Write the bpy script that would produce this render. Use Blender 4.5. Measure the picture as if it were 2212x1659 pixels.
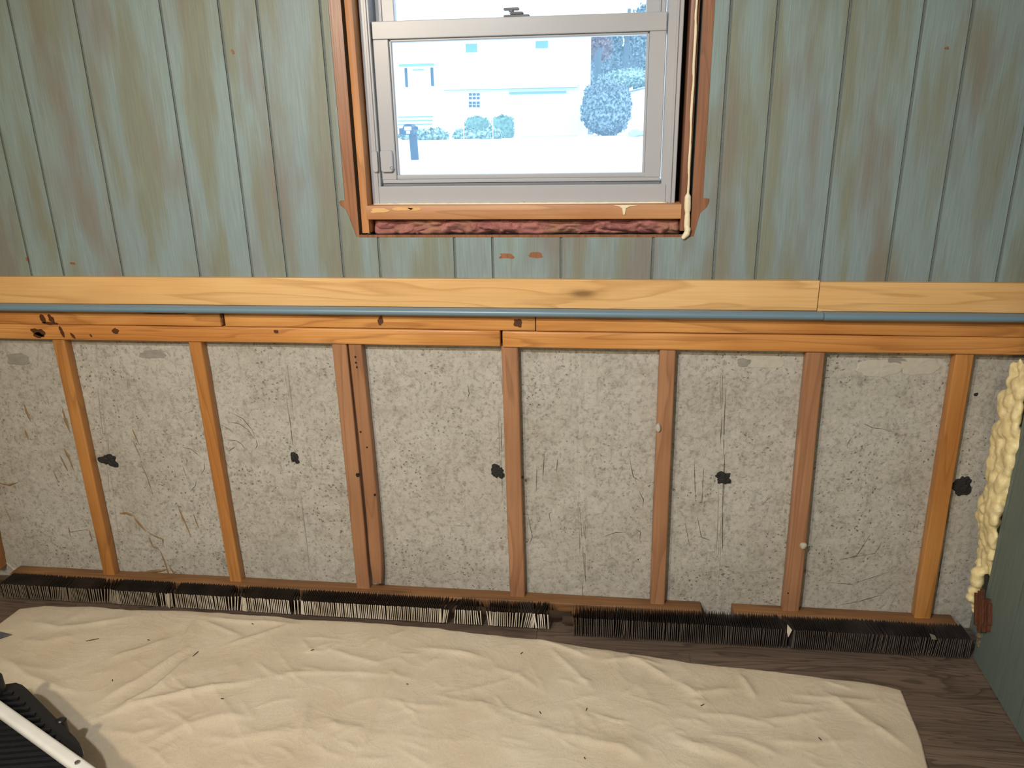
import bpy, bmesh, math, random
import numpy as np
from mathutils import Vector, Matrix, noise as mnoise

for o in list(bpy.data.objects): bpy.data.objects.remove(o)
S = bpy.context.scene
C = S.collection
rnd = random.Random(7)

# ------------------------------------------------------------------ camera
FPX, IW, IH = 1661.0, 2212.0, 1659.0
PITCH, YAW, ROLL = [math.radians(a) for a in (18.799, -7.0377, 1.0567)]
CAM = np.array([0.0, -1.85, 1.315])
_f = np.array([math.sin(YAW)*math.cos(PITCH), math.cos(YAW)*math.cos(PITCH), -math.sin(PITCH)])
_r = np.array([math.cos(YAW), -math.sin(YAW), 0.0])
_d = np.cross(_f, _r)
RIGHT = math.cos(ROLL)*_r + math.sin(ROLL)*_d
DOWN = -math.sin(ROLL)*_r + math.cos(ROLL)*_d
cd = bpy.data.cameras.new('camera'); cam = bpy.data.objects.new('camera', cd); C.objects.link(cam)
cd.sensor_width = 36.0; cd.lens = FPX/IW*36.0; cd.clip_start = 0.02; cd.clip_end = 500
mw = Matrix.Identity(4)
for i in range(3):
    mw[i][0] = RIGHT[i]; mw[i][1] = -DOWN[i]; mw[i][2] = -_f[i]; mw[i][3] = CAM[i]
cam.matrix_world = mw
S.camera = cam

# survey helpers: a sight line measured in the photograph meets a real plane of the room
def ray(u, v): return RIGHT*((u-IW/2)/FPX) + DOWN*((v-IH/2)/FPX) + _f
def onY(u, v, Y): d = ray(u, v); return CAM + d*((Y-CAM[1])/d[1])
def onZ(u, v, Z): d = ray(u, v); return CAM + d*((Z-CAM[2])/d[2])
def onX(u, v, X): d = ray(u, v); return CAM + d*((X-CAM[0])/d[0])

# ------------------------------------------------------------------ sky, lamps, exposure
W = bpy.data.worlds.new('World'); S.world = W; W.use_nodes = True
wb = W.node_tree.nodes['Background']; wb.inputs[0].default_value = (0.80, 0.91, 1.0, 1); wb.inputs[1].default_value = 3.2
def lamp(name, loc, power, col, rad):
    l = bpy.data.lights.new(name, 'POINT'); l.energy = power; l.color = col; l.shadow_soft_size = rad
    o = bpy.data.objects.new(name, l); o.location = loc; C.objects.link(o); return o
lamp('ceiling_bulb', (-1.15, -2.2, 1.85), 98, (1.0, 0.84, 0.64), 0.06)
lamp('floor_lamp_bulb', (0.61, -3.4, 1.65), 26, (1.0, 0.82, 0.60), 0.06)
sl = bpy.data.lights.new('work_light', 'SPOT'); sl.energy = 178; sl.color = (.98, 0.99, 1.0); sl.shadow_soft_size = .05
sl.spot_size = math.radians(88); sl.spot_blend = 1.0
so = bpy.data.objects.new('work_light', sl); so.location = (-.66, -2.2, 2.22); C.objects.link(so)
so.rotation_euler = (Vector((-.12, -.2, .45))-Vector(so.location)).to_track_quat('-Z', 'Y').to_euler()
S.view_settings.view_transform = 'Standard'; S.view_settings.look = 'None'
S.view_settings.gamma = 1.0; S.view_settings.use_curve_mapping = False
S.view_settings.exposure = -0.12

# ------------------------------------------------------------------ noise
def _hash(ix, iy, iz, s):
    h = (ix*374761393 + iy*668265263 + iz*2147483647 + s*974634777) & 0xFFFFFFFF
    h = ((h ^ (h >> 13))*1274126177) & 0xFFFFFFFF
    h = h ^ (h >> 16)
    return (h & 0xFFFFFF)/float(0xFFFFFF)
def vnoise(x, y, z=0.0, s=0):
    x, y, z = np.broadcast_arrays(np.asarray(x, float), np.asarray(y, float), np.asarray(z, float))
    ix, iy, iz = [np.floor(a).astype(np.int64) for a in (x, y, z)]
    fx, fy, fz = x-ix, y-iy, z-iz
    fx, fy, fz = [a*a*(3-2*a) for a in (fx, fy, fz)]
    r = 0
    for dx in (0, 1):
        for dy in (0, 1):
            for dz in (0, 1):
                w = (fx if dx else 1-fx)*(fy if dy else 1-fy)*(fz if dz else 1-fz)
                r = r + w*_hash(ix+dx, iy+dy, iz+dz, s)
    return r*2-1
def fbm(x, y, z=0.0, s=0, o=4):
    a, t, r = 1.0, 0.0, 0.0
    for k in range(o):
        r = r + a*vnoise(x*2**k, y*2**k, np.asarray(z)*2**k, s+k*17); t += a; a *= .5
    return r/t

# ------------------------------------------------------------------ materials
class NT:
    def __init__(s, name):
        s.m = bpy.data.materials.new(name); s.m.use_nodes = True; s.t = s.m.node_tree
        s.b = s.t.nodes['Principled BSDF']; s.out = s.t.nodes['Material Output']
    def n(s, typ, inp=None, **kw):
        nd = s.t.nodes.new('ShaderNode'+typ)
        for k, v in kw.items(): setattr(nd, k, v)
        for k, v in (inp or {}).items(): s.set(nd, k, v)
        return nd
    def set(s, nd, k, v):
        if isinstance(v, bpy.types.NodeSocket): s.t.links.new(v, nd.inputs[k])
        else: nd.inputs[k].default_value = v
    def pos(s): return s.n('NewGeometry').outputs['Position']
    def obj(s):
        tc = s.n('TexCoord').outputs['Object']; oi = s.n('ObjectInfo').outputs['Random']
        off = s.n('VectorMath', {0: (37.1, 13.7, 51.3)}, operation='SCALE'); s.set(off, 'Scale', oi)
        return s.n('VectorMath', {0: tc, 1: off.outputs[0]}, operation='ADD').outputs[0]
    def sc(s, v, xyz): return s.n('VectorMath', {0: v, 1: xyz}, operation='MULTIPLY').outputs[0]
    def noise(s, v, scale, detail=4, rough=.55, dist=0):
        return s.n('TexNoise', {'Vector': v, 'Scale': scale, 'Detail': detail, 'Roughness': rough, 'Distortion': dist}).outputs[0]
    def ramp(s, f, stops, interp='LINEAR'):
        r = s.n('ValToRGB', {0: f}); r.color_ramp.interpolation = interp; e = r.color_ramp.elements
        while len(e) < len(stops): e.new(.5)
        for i, (p, c) in enumerate(stops):
            e[i].position = p; e[i].color = (c, c, c, 1) if isinstance(c, (int, float)) else (*c, 1)
        return r.outputs[0]
    def mix(s, f, a, b, mode='MIX'):
        nd = s.n('MixRGB', blend_type=mode)
        for k, v in ((0, f), (1, a), (2, b)):
            if isinstance(v, tuple): v = (*v, 1)
            s.set(nd, k, v)
        return nd.outputs[0]
    def math(s, op, a, b=0.0):
        nd = s.n('Math', operation=op); s.set(nd, 0, a); s.set(nd, 1, b); return nd.outputs[0]
    def bump(s, h, strength=.3, dist=.002, normal=None):
        nd = s.n('Bump', {'Height': h, 'Strength': strength, 'Distance': dist})
        if normal is not None: s.set(nd, 'Normal', normal)
        return nd.outputs[0]
    def done(s, col=None, rough=.6, normal=None, metal=0.0, spec=None):
        if col is not None: s.set(s.b, 'Base Color', (*col, 1) if isinstance(col, tuple) else col)
        s.set(s.b, 'Roughness', rough); s.set(s.b, 'Metallic', metal)
        if normal is not None: s.set(s.b, 'Normal', normal)
        if spec is not None: s.set(s.b, 'Specular IOR Level', spec)
        return s.m

def srgb(r, g, b):
    f = lambda c: (c/255)/12.92 if c/255 <= .04045 else ((c/255+.055)/1.055)**2.4
    return (f(r), f(g), f(b))

def wood(name, light, mid, dark, axis='X', rough=.5, fine=.5, knots=True, bumpy=.25, ringscale=9):
    t = NT(name); v = t.obj()
    st = {'X': (.10, 1, 1), 'Z': (1, 1, .10), 'Y': (1, .1, 1)}[axis]
    vs = t.sc(v, st)
    big = t.noise(vs, 7, 3, .5, .6)
    rings = t.math('FRACT', t.math('MULTIPLY', big, ringscale))
    rings = t.ramp(rings, [(0, 0.0), (.70, .22), (.92, 1.0), (1, .0)])
    fs = t.sc(v, tuple(a*(.25 if a < .5 else 1) for a in st))
    fine_n = t.noise(fs, 190, 3, .6)
    tone = t.noise(t.sc(v, tuple(.6 if a < .5 else 1 for a in st)), 5, 2, .5)
    c = t.mix(t.ramp(tone, [(.3, 0.), (.7, 1.)]), light, mid)
    c = t.mix(t.math('MULTIPLY', rings, .45), c, dark)
    c = t.mix(t.math('MULTIPLY', t.ramp(fine_n, [(.42, 0.), (.75, 1.)]), fine), c, dark)
    if knots:
        vo = t.n('TexVoronoi', {'Vector': t.sc(v, tuple(.32 if a < .5 else 1 for a in st)), 'Scale': 7.0, 'Randomness': 1.0})
        k = t.ramp(vo.outputs['Distance'], [(.03, 1.), (.09, .25), (.16, 0.)])
        c = t.mix(t.math('MULTIPLY', k, .75), c, tuple(x*.35 for x in dark))
    nrm = t.bump(fine_n, bumpy, .0008)
    return t.done(c, rough, nrm)

M = {}
M['pine'] = wood('new_pine', srgb(232, 192, 134), srgb(220, 174, 112), srgb(172, 122, 68), 'X', .42, .24, True, .1, 10)
M['plate'] = wood('old_lumber_x', srgb(220, 160, 92), srgb(194, 130, 68), srgb(134, 80, 38), 'X', .34, .4)
M['stud'] = wood('old_lumber_z', srgb(196, 140, 78), srgb(174, 116, 58), srgb(130, 80, 38), 'Z', .42, .3)
M['stud2'] = wood('old_lumber_z_red', srgb(176, 130, 96), srgb(154, 109, 76), srgb(114, 76, 50), 'Z', .45, .3)
M['sole'] = wood('sole_plate_wood', srgb(150, 108, 66), srgb(124, 86, 52), srgb(84, 54, 30), 'X', .6, .5)
M['tan'] = wood('window_board_wood', srgb(196, 146, 100), srgb(176, 120, 76), srgb(140, 88, 52), 'X', .5, .25)
M['jamb'] = wood('jamb_board_wood', srgb(196, 138, 82), srgb(180, 118, 66), srgb(140, 84, 46), 'Z', .5, .3, False)
M['bare'] = wood('bare_panel_wood', srgb(158, 108, 76), srgb(134, 88, 62), srgb(92, 58, 40), 'Z', .34, .6, False, .35)
M['rot'] = wood('rotten_wood', srgb(110, 62, 32), srgb(80, 42, 22), srgb(40, 20, 12), 'Z', .8, .7, False, .8)

def panel_paint(name, k=1.0):
    t = NT(name); p = t.pos()
    s1 = t.noise(t.sc(p, (1, 1, .16)), 13, 3, .5, .3)
    s2 = t.noise(t.sc(t.n('VectorMath', {0: p, 1: (5.3, 2.2, 9.1)}, operation='ADD').outputs[0], (1, 1, .2)), 9, 3, .55, .2)
    s3 = t.noise(t.sc(p, (1, 1, .5)), 3.5, 2, .5)
    blue, olive, brown, teal = srgb(136, 153, 157), srgb(131, 133, 110), srgb(131, 121, 110), srgb(142, 163, 162)
    c = t.mix(t.ramp(s3, [(.35, 0.), (.65, 1.)]), blue, teal)
    c = t.mix(t.ramp(s1, [(.46, 0.), (.60, .8)]), c, olive)
    c = t.mix(t.ramp(s2, [(.52, 0.), (.66, .75)]), c, brown)
    f = t.noise(t.sc(p, (1, 1, .035)), 320, 3, .65)
    c = t.mix(t.ramp(f, [(.3, .0), (.72, .34)]), c, srgb(88, 98, 96))
    if k != 1.0: c = t.mix(1.0, c, (k, k, k), 'MULTIPLY')
    return t.done(c, .5, t.bump(f, .35, .001))
M['paint'] = panel_paint('washed_blue_green_paint', .93)
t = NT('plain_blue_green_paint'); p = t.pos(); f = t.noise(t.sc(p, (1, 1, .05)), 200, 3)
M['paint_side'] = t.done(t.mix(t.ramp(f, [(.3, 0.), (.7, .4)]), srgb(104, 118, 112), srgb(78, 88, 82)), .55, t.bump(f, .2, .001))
t = NT('groove_paint'); f = t.noise(t.pos(), 160, 3)
M['groove'] = t.done(t.mix(f, srgb(116, 126, 124), srgb(84, 92, 88)), .8)
t = NT('blue_gloss_paint'); f = t.noise(t.sc(t.pos(), (.2, 1, 1)), 60, 3)
M['bluetrim'] = t.done(t.mix(f, srgb(104, 130, 146), srgb(114, 140, 154)), .34, t.bump(f, .06, .001))

t = NT('foundation_concrete'); p = t.pos()
b1 = t.noise(p, 4, 5, .6); b2 = t.noise(p, 95, 5, .68, .5); b3 = t.noise(t.sc(p, (1, 1, .3)), 60, 4, .65); b4 = t.noise(p, 22, 4, .6)
c = t.mix(t.ramp(b1, [(.35, 0.), (.68, 1.)]), srgb(184, 181, 172), srgb(170, 166, 155))
c = t.mix(t.ramp(b4, [(.50, 0.), (.72, .45)]), c, srgb(142, 136, 122))
c = t.mix(t.ramp(b2, [(.50, 0.), (.70, .62)]), c, srgb(104, 98, 86))
c = t.mix(t.ramp(b2, [(.30, .4), (.44, 0.)]), c, srgb(206, 202, 190))
c = t.mix(t.ramp(b3, [(.58, 0.), (.74, .5)]), c, srgb(116, 110, 98))
wv = t.n('VectorMath', {0: p, 1: t.n('VectorMath', {0: t.n('TexNoise', {'Vector': p, 'Scale': 90.0}).outputs['Color'], 1: (.014, .014, .014)}, operation='MULTIPLY').outputs[0]}, operation='ADD').outputs[0]
vo = t.n('TexVoronoi', {'Vector': wv, 'Scale': 75.0})
pm = t.ramp(t.noise(p, 7, 3), [(.40, 0.), (.62, 1.)])
pit = t.math('MULTIPLY', t.ramp(vo.outputs['Distance'], [(.12, 1.), (.24, 0.)]), pm)
c = t.mix(t.math('MULTIPLY', pit, .7), c, srgb(72, 66, 56))
ve = t.n('TexVoronoi', {'Vector': wv, 'Scale': 34.0}, feature='DISTANCE_TO_EDGE')
line = t.math('MULTIPLY', t.ramp(ve.outputs['Distance'], [(.02, 1.), (.06, 0.)]), t.ramp(t.noise(p, 14, 3), [(.56, 0.), (.68, .25)]))
c = t.mix(line, c, srgb(92, 86, 74))
h = t.math('SUBTRACT', t.math('MULTIPLY', b2, -1.0), t.math('ADD', pit, t.math('MULTIPLY', line, .6)))
M['concrete'] = t.done(c, .9, t.bump(h, .55, .003))
t = NT('parging_patch'); f = t.noise(t.pos(), 60, 4)
M['parge'] = t.done(t.mix(f, srgb(192, 188, 174), srgb(170, 164, 150)), .9, t.bump(f, .5, .002))
t = NT('parging_grey'); f = t.noise(t.pos(), 60, 4)
M['pargegrey'] = t.done(t.mix(f, srgb(154, 150, 140), srgb(126, 122, 113)), .9, t.bump(f, .5, .002))
t = NT('tar'); f = t.noise(t.pos(), 120, 4)
M['tar'] = t.done(t.mix(f, (.006, .006, .006), (.022, .021, .020)), .7, t.bump(f, 1.0, .004))
t = NT('brown_adhesive'); f = t.noise(t.pos(), 90, 3)
M['glue'] = t.done(t.mix(f, srgb(150, 126, 92), srgb(122, 98, 68)), .7, t.bump(f, .4, .001))
t = NT('scratch_grey'); M['scratch'] = t.done(t.mix(t.noise(t.pos(), 150, 3), srgb(70, 66, 58), srgb(120, 114, 104)), .9)
t = NT('dark_stain'); M['stain'] = t.done(t.mix(t.noise(t.pos(), 80, 3), srgb(60, 32, 14), srgb(96, 54, 24)), .5)
t = NT('pale_wood_chip'); M['chip'] = t.done(t.mix(t.noise(t.sc(t.pos(), (.1, 1, 1)), 120, 3), srgb(226, 184, 120), srgb(208, 160, 96)), .6)
t = NT('hole_black'); M['black'] = t.done((.006, .005, .005), .8)

t = NT('grey_oak_vinyl'); p = t.obj(); vs = t.sc(p, (.10, 1, 1))
big = t.noise(vs, 11, 3, .5, 1.3); fr = t.math('FRACT', t.math('MULTIPLY', big, 14)); fine = t.noise(t.sc(p, (.03, 1, 1)), 160, 4, .65)
c = t.mix(t.ramp(t.noise(vs, 9, 2), [(.3, 0.), (.7, 1.)]), srgb(124, 106, 92), srgb(98, 83, 72))
c = t.mix(t.ramp(fr, [(0, .0), (.6, .2), (.9, .85), (1, 0.)]), c, srgb(72, 60, 52))
c = t.mix(t.ramp(fine, [(.4, 0.), (.75, .6)]), c, srgb(62, 50, 43))
M['floor'] = t.done(c, .42, t.bump(fine, .2, .0006))

t = NT('canvas'); p = t.pos()
w = t.noise(t.sc(p, (1, .35, 1)), 420, 2, .6); w2 = t.noise(t.sc(p, (.35, 1, 1)), 420, 2, .6); st = t.noise(p, 4, 4, .6)
c = t.mix(t.ramp(st, [(.35, 0.), (.7, 1.)]), srgb(211, 199, 178), srgb(200, 185, 160))
c = t.mix(t.math('MULTIPLY', t.ramp(w, [(.4, 0.), (.8, 1.)]), .22), c, srgb(160, 140, 106))
sp = t.n('TexVoronoi', {'Vector': p, 'Scale': 30.0}); c = t.mix(t.math('MULTIPLY', t.ramp(sp.outputs['Distance'], [(.02, 1.), (.035, 0.)]), .5), c, srgb(120, 96, 66))
fw = t.noise(p, 30, 5, .6, .8)
r1 = t.math('ABSOLUTE', t.math('SUBTRACT', t.noise(t.sc(p, (.75, 1, 1)), 8, 4, .55, 1.2), .5))
r2 = t.math('ABSOLUTE', t.math('SUBTRACT', t.noise(t.sc(p, (1, .8, 1)), 19, 3, .5, .9), .5))
fw = t.math('ADD', t.math('MULTIPLY', fw, .35), t.math('ADD', t.math('MULTIPLY', t.ramp(r1, [(0, 1.), (.07, 0.)]), .55), t.math('MULTIPLY', t.ramp(r2, [(0, 1.), (.08, 0.)]), .22)))
n1 = t.bump(fw, .13, .010)
M['canvas'] = t.done(c, .92, t.bump(t.math('ADD', w, w2), .22, .0008, n1), spec=.2)

t = NT('white_vinyl'); f = t.noise(t.pos(), 14, 3); M['vinyl'] = t.done(t.mix(f, srgb(174, 176, 180), srgb(168, 170, 174)), .32)
t = NT('grey_vinyl'); M['vinylgrey'] = t.done(t.mix(t.noise(t.pos(), 20, 2), srgb(120, 122, 126), srgb(100, 102, 108)), .5)
t = NT('cream_caulk'); f = t.noise(t.pos(), 160, 3); M['caulk'] = t.done(t.mix(f, srgb(238, 228, 200), srgb(222, 206, 170)), .55, t.bump(f, .3, .001))
t = NT('spray_foam'); f = t.noise(t.pos(), 70, 4, .6)
M['foam'] = t.done(t.mix(t.ramp(f, [(.35, 0.), (.7, 1.)]), srgb(240, 226, 176), srgb(222, 200, 140)), .45, t.bump(f, .5, .004))
t = NT('foam_crumbs'); f = t.noise(t.pos(), 200, 4, .7); M['crumb'] = t.done(t.mix(f, srgb(150, 130, 96), srgb(90, 74, 52)), .9, t.bump(f, .9, .004))
t = NT('pink_insulation'); p = t.pos(); f = t.noise(p, 26, 5, .65, .6); g = t.noise(p, 320, 3, .7)
c = t.mix(t.ramp(f, [(.35, 0.), (.66, 1.)]), srgb(184, 122, 112), srgb(140, 88, 86))
c = t.mix(t.ramp(t.noise(p, 11, 3), [(.48, 0.), (.66, .9)]), c, srgb(170, 128, 100))
c = t.mix(t.ramp(g, [(.45, 0.), (.8, .5)]), c, srgb(90, 50, 50))
M['pink'] = t.done(c, .95, t.bump(g, .25, .002))
t = NT('window_glass')
tr = t.n('BsdfTransparent'); tr.inputs[0].default_value = (.93, .97, 1, 1)
tl = t.n('BsdfTranslucent'); tl.inputs[0].default_value = (.45, .74, 1, 1)
gl = t.n('BsdfGlossy', {'Roughness': .03})
m1 = t.n('MixShader'); m1.inputs[0].default_value = .11  # blue translucent share imitates a veil of window glare
t.t.links.new(tr.outputs[0], m1.inputs[1]); t.t.links.new(tl.outputs[0], m1.inputs[2])
m2 = t.n('MixShader'); m2.inputs[0].default_value = .04
t.t.links.new(m1.outputs[0], m2.inputs[1]); t.t.links.new(gl.outputs[0], m2.inputs[2])
t.t.links.new(m2.outputs[0], t.out.inputs[0]); M['glass'] = t.m

t = NT('dusty_fin'); p = t.pos(); f = t.noise(p, 12, 4)
M['fin'] = t.done(t.mix(t.ramp(f, [(.4, 0.), (.7, 1.)]), srgb(64, 56, 52), srgb(96, 84, 72)), .55, metal=.3)
t = NT('black_fin'); p = t.pos(); f = t.noise(p, 14, 4)
M['finblack'] = t.done(t.mix(t.ramp(f, [(.4, 0.), (.7, 1.)]), srgb(58, 52, 52), srgb(86, 78, 74)), .4, metal=.4)
t = NT('grey_fin_edge'); M['finedge'] = t.done(t.mix(t.noise(t.pos(), 14, 3), srgb(120, 110, 102), srgb(160, 148, 134)), .4, metal=.3)
t = NT('bright_fin_lip'); p = t.pos(); f = t.noise(t.sc(p, (1, 1, .5)), 9, 3)
c = t.mix(t.ramp(f, [(.38, 0.), (.62, 1.)]), srgb(238, 230, 212), srgb(196, 184, 164))
sx = t.n('SeparateXYZ', {0: p}).outputs[0]
dust = t.math('ADD', t.math('MULTIPLY', sx, -1.0), t.math('MULTIPLY', t.math('SUBTRACT', t.noise(p, 22, 3), .5), .5))
c = t.mix(t.ramp(dust, [(1.0, 0.), (1.45, .9)]) if False else t.n('MapRange', {'Value': dust, 1: .95, 2: 1.5, 3: 0.0, 4: .85}).outputs[0], c, srgb(104, 92, 76))
M['lip'] = t.done(c, .45, metal=.1)
t = NT('old_copper'); f = t.noise(t.pos(), 40, 4); M['pipe'] = t.done(t.mix(f, srgb(112, 92, 76), srgb(80, 66, 58)), .45, metal=.5)
t = NT('black_plastic'); f = t.noise(t.pos(), 90, 3); M['blackplastic'] = t.done(t.mix(f, (.007, .008, .010), (.016, .017, .020)), .36, t.bump(f, .1, .001))
t = NT('white_enamel'); f = t.noise(t.sc(t.pos(), (1, 1, 1)), 30, 3); M['enamel'] = t.done(t.mix(f, srgb(232, 232, 226), srgb(214, 214, 208)), .28)
t = NT('bright_steel'); M['steel'] = t.done(t.mix(t.noise(t.pos(), 60, 2), srgb(190, 190, 190), srgb(150, 152, 156)), .28, metal=.9)
t = NT('blade_steel'); M['blade'] = t.done(t.mix(t.noise(t.pos(), 60, 2), srgb(128, 136, 146), srgb(104, 112, 124)), .4, metal=.6)
t = NT('splinter'); M['splinter'] = t.done(t.mix(t.noise(t.pos(), 200, 2), srgb(84, 58, 34), srgb(48, 34, 22)), .8)
t = NT('ceiling_darkened'); M['ceil'] = t.done(t.mix(t.noise(t.pos(), 60, 3), srgb(150, 142, 130), srgb(136, 128, 116)), .9)  # darkened from white to cut light bouncing off unseen surfaces
# outdoors
t = NT('white_siding'); M['siding'] = t.done(t.mix(t.noise(t.pos(), .4, 2), srgb(246, 248, 248), srgb(238, 242, 244)), .8)
t = NT('pale_joint_and_shade'); M['joint'] = t.done(t.mix(t.noise(t.pos(), .4, 2), srgb(120, 160, 160), srgb(130, 170, 170)), .8)
t = NT('far_window_glass'); M['farglass'] = t.done(t.mix(t.noise(t.pos(), 2, 2), srgb(34, 60, 76), srgb(52, 84, 98)), .3)
t = NT('far_window_pale'); M['farpale'] = t.done(t.mix(t.noise(t.pos(), 2, 2), srgb(96, 150, 146), srgb(120, 170, 160)), .3)
t = NT('shutter_blue'); M['shutter'] = t.done(t.mix(t.noise(t.pos(), 2, 2), srgb(40, 64, 84), srgb(52, 78, 98)), .7)
t = NT('snow_ground'); M['snow'] = t.done(t.mix(t.noise(t.pos(), .3, 3), srgb(250, 252, 255), srgb(238, 242, 248)), .9)
t = NT('asphalt_pale'); M['drive'] = t.done(t.mix(t.noise(t.pos(), .5, 3), srgb(190, 205, 208), srgb(214, 224, 226)), .9)
def leafmat(name, a, b):
    t = NT(name); M[name] = t.done(t.mix(t.ramp(t.noise(t.pos(), 5.0, 3), [(.42, 0.), (.6, 1.)]), a, b), .8)
leafmat('hedge_leaf', srgb(84, 126, 112), srgb(124, 164, 146))
leafmat('ivy_leaf', srgb(44, 66, 78), srgb(160, 184, 190))
leafmat('tree_leaf', srgb(44, 74, 88), srgb(150, 176, 180))
leafmat('red_leaf', srgb(120, 96, 100), srgb(170, 150, 150))
leafmat('pachysandra', srgb(70, 110, 100), srgb(190, 214, 206))
t = NT('bark'); M['bark'] = t.done(t.mix(t.noise(t.sc(t.pos(), (1, 1, .2)), 8, 3), srgb(60, 80, 92), srgb(90, 108, 116)), .9)
t = NT('mailbox_blue'); M['mailbox'] = t.done(t.mix(t.noise(t.pos(), 6, 2), srgb(30, 56, 80), srgb(44, 72, 96)), .6)
t = NT('stone_grey'); M['stone'] = t.done(t.mix(t.noise(t.pos(), 4, 4), srgb(130, 150, 156), srgb(200, 212, 214)), .9)

# ------------------------------------------------------------------ mesh helpers
def mk(name, verts, faces, mat, parent=None, smooth=False, mats=None, fm=None, recenter=True):
    me = bpy.data.meshes.new(name)
    V = np.asarray(verts, float)
    o = bpy.data.objects.new(name, me)
    if parent is None and recenter:
        c0 = np.array([(V[:, 0].min()+V[:, 0].max())/2, (V[:, 1].min()+V[:, 1].max())/2, V[:, 2].min()])
        V = V-c0; o.location = c0
    me.from_pydata([tuple(v) for v in V], [], [tuple(int(i) for i in f) for f in faces])
    for m in (mats or [mat]): me.materials.append(M[m])
    if fm is not None: me.polygons.foreach_set('material_index', fm)
    if smooth: me.polygons.foreach_set('use_smooth', [True]*len(me.polygons))
    me.update()
    C.objects.link(o)
    if parent is not None:
        o.parent = parent; o.location = -Vector(parent['_w']) if '_w' in parent else (0, 0, 0)
        o['_w'] = (0.0, 0.0, 0.0)
    else: o['_w'] = tuple(o.location)
    return o
def tag(o, label, cat, group=None):
    o['label'] = label; o['category'] = cat
    if group: o['group'] = group
    return o
def struct(o, label=None, cat=None):
    o['kind'] = 'structure'
    if label: o['label'] = label
    if cat: o['category'] = cat
    return o
def empty(name, loc):
    o = bpy.data.objects.new(name, None); o.location = loc; o.empty_display_size = .05
    C.objects.link(o); o['_w'] = tuple(float(a) for a in loc); return o
def child(name, parent, wloc=(0, 0, 0)):          # empty that is a part
    o = empty(name, wloc); o.parent = parent; o.location = Vector(wloc)-Vector(parent['_w']); return o

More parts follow.
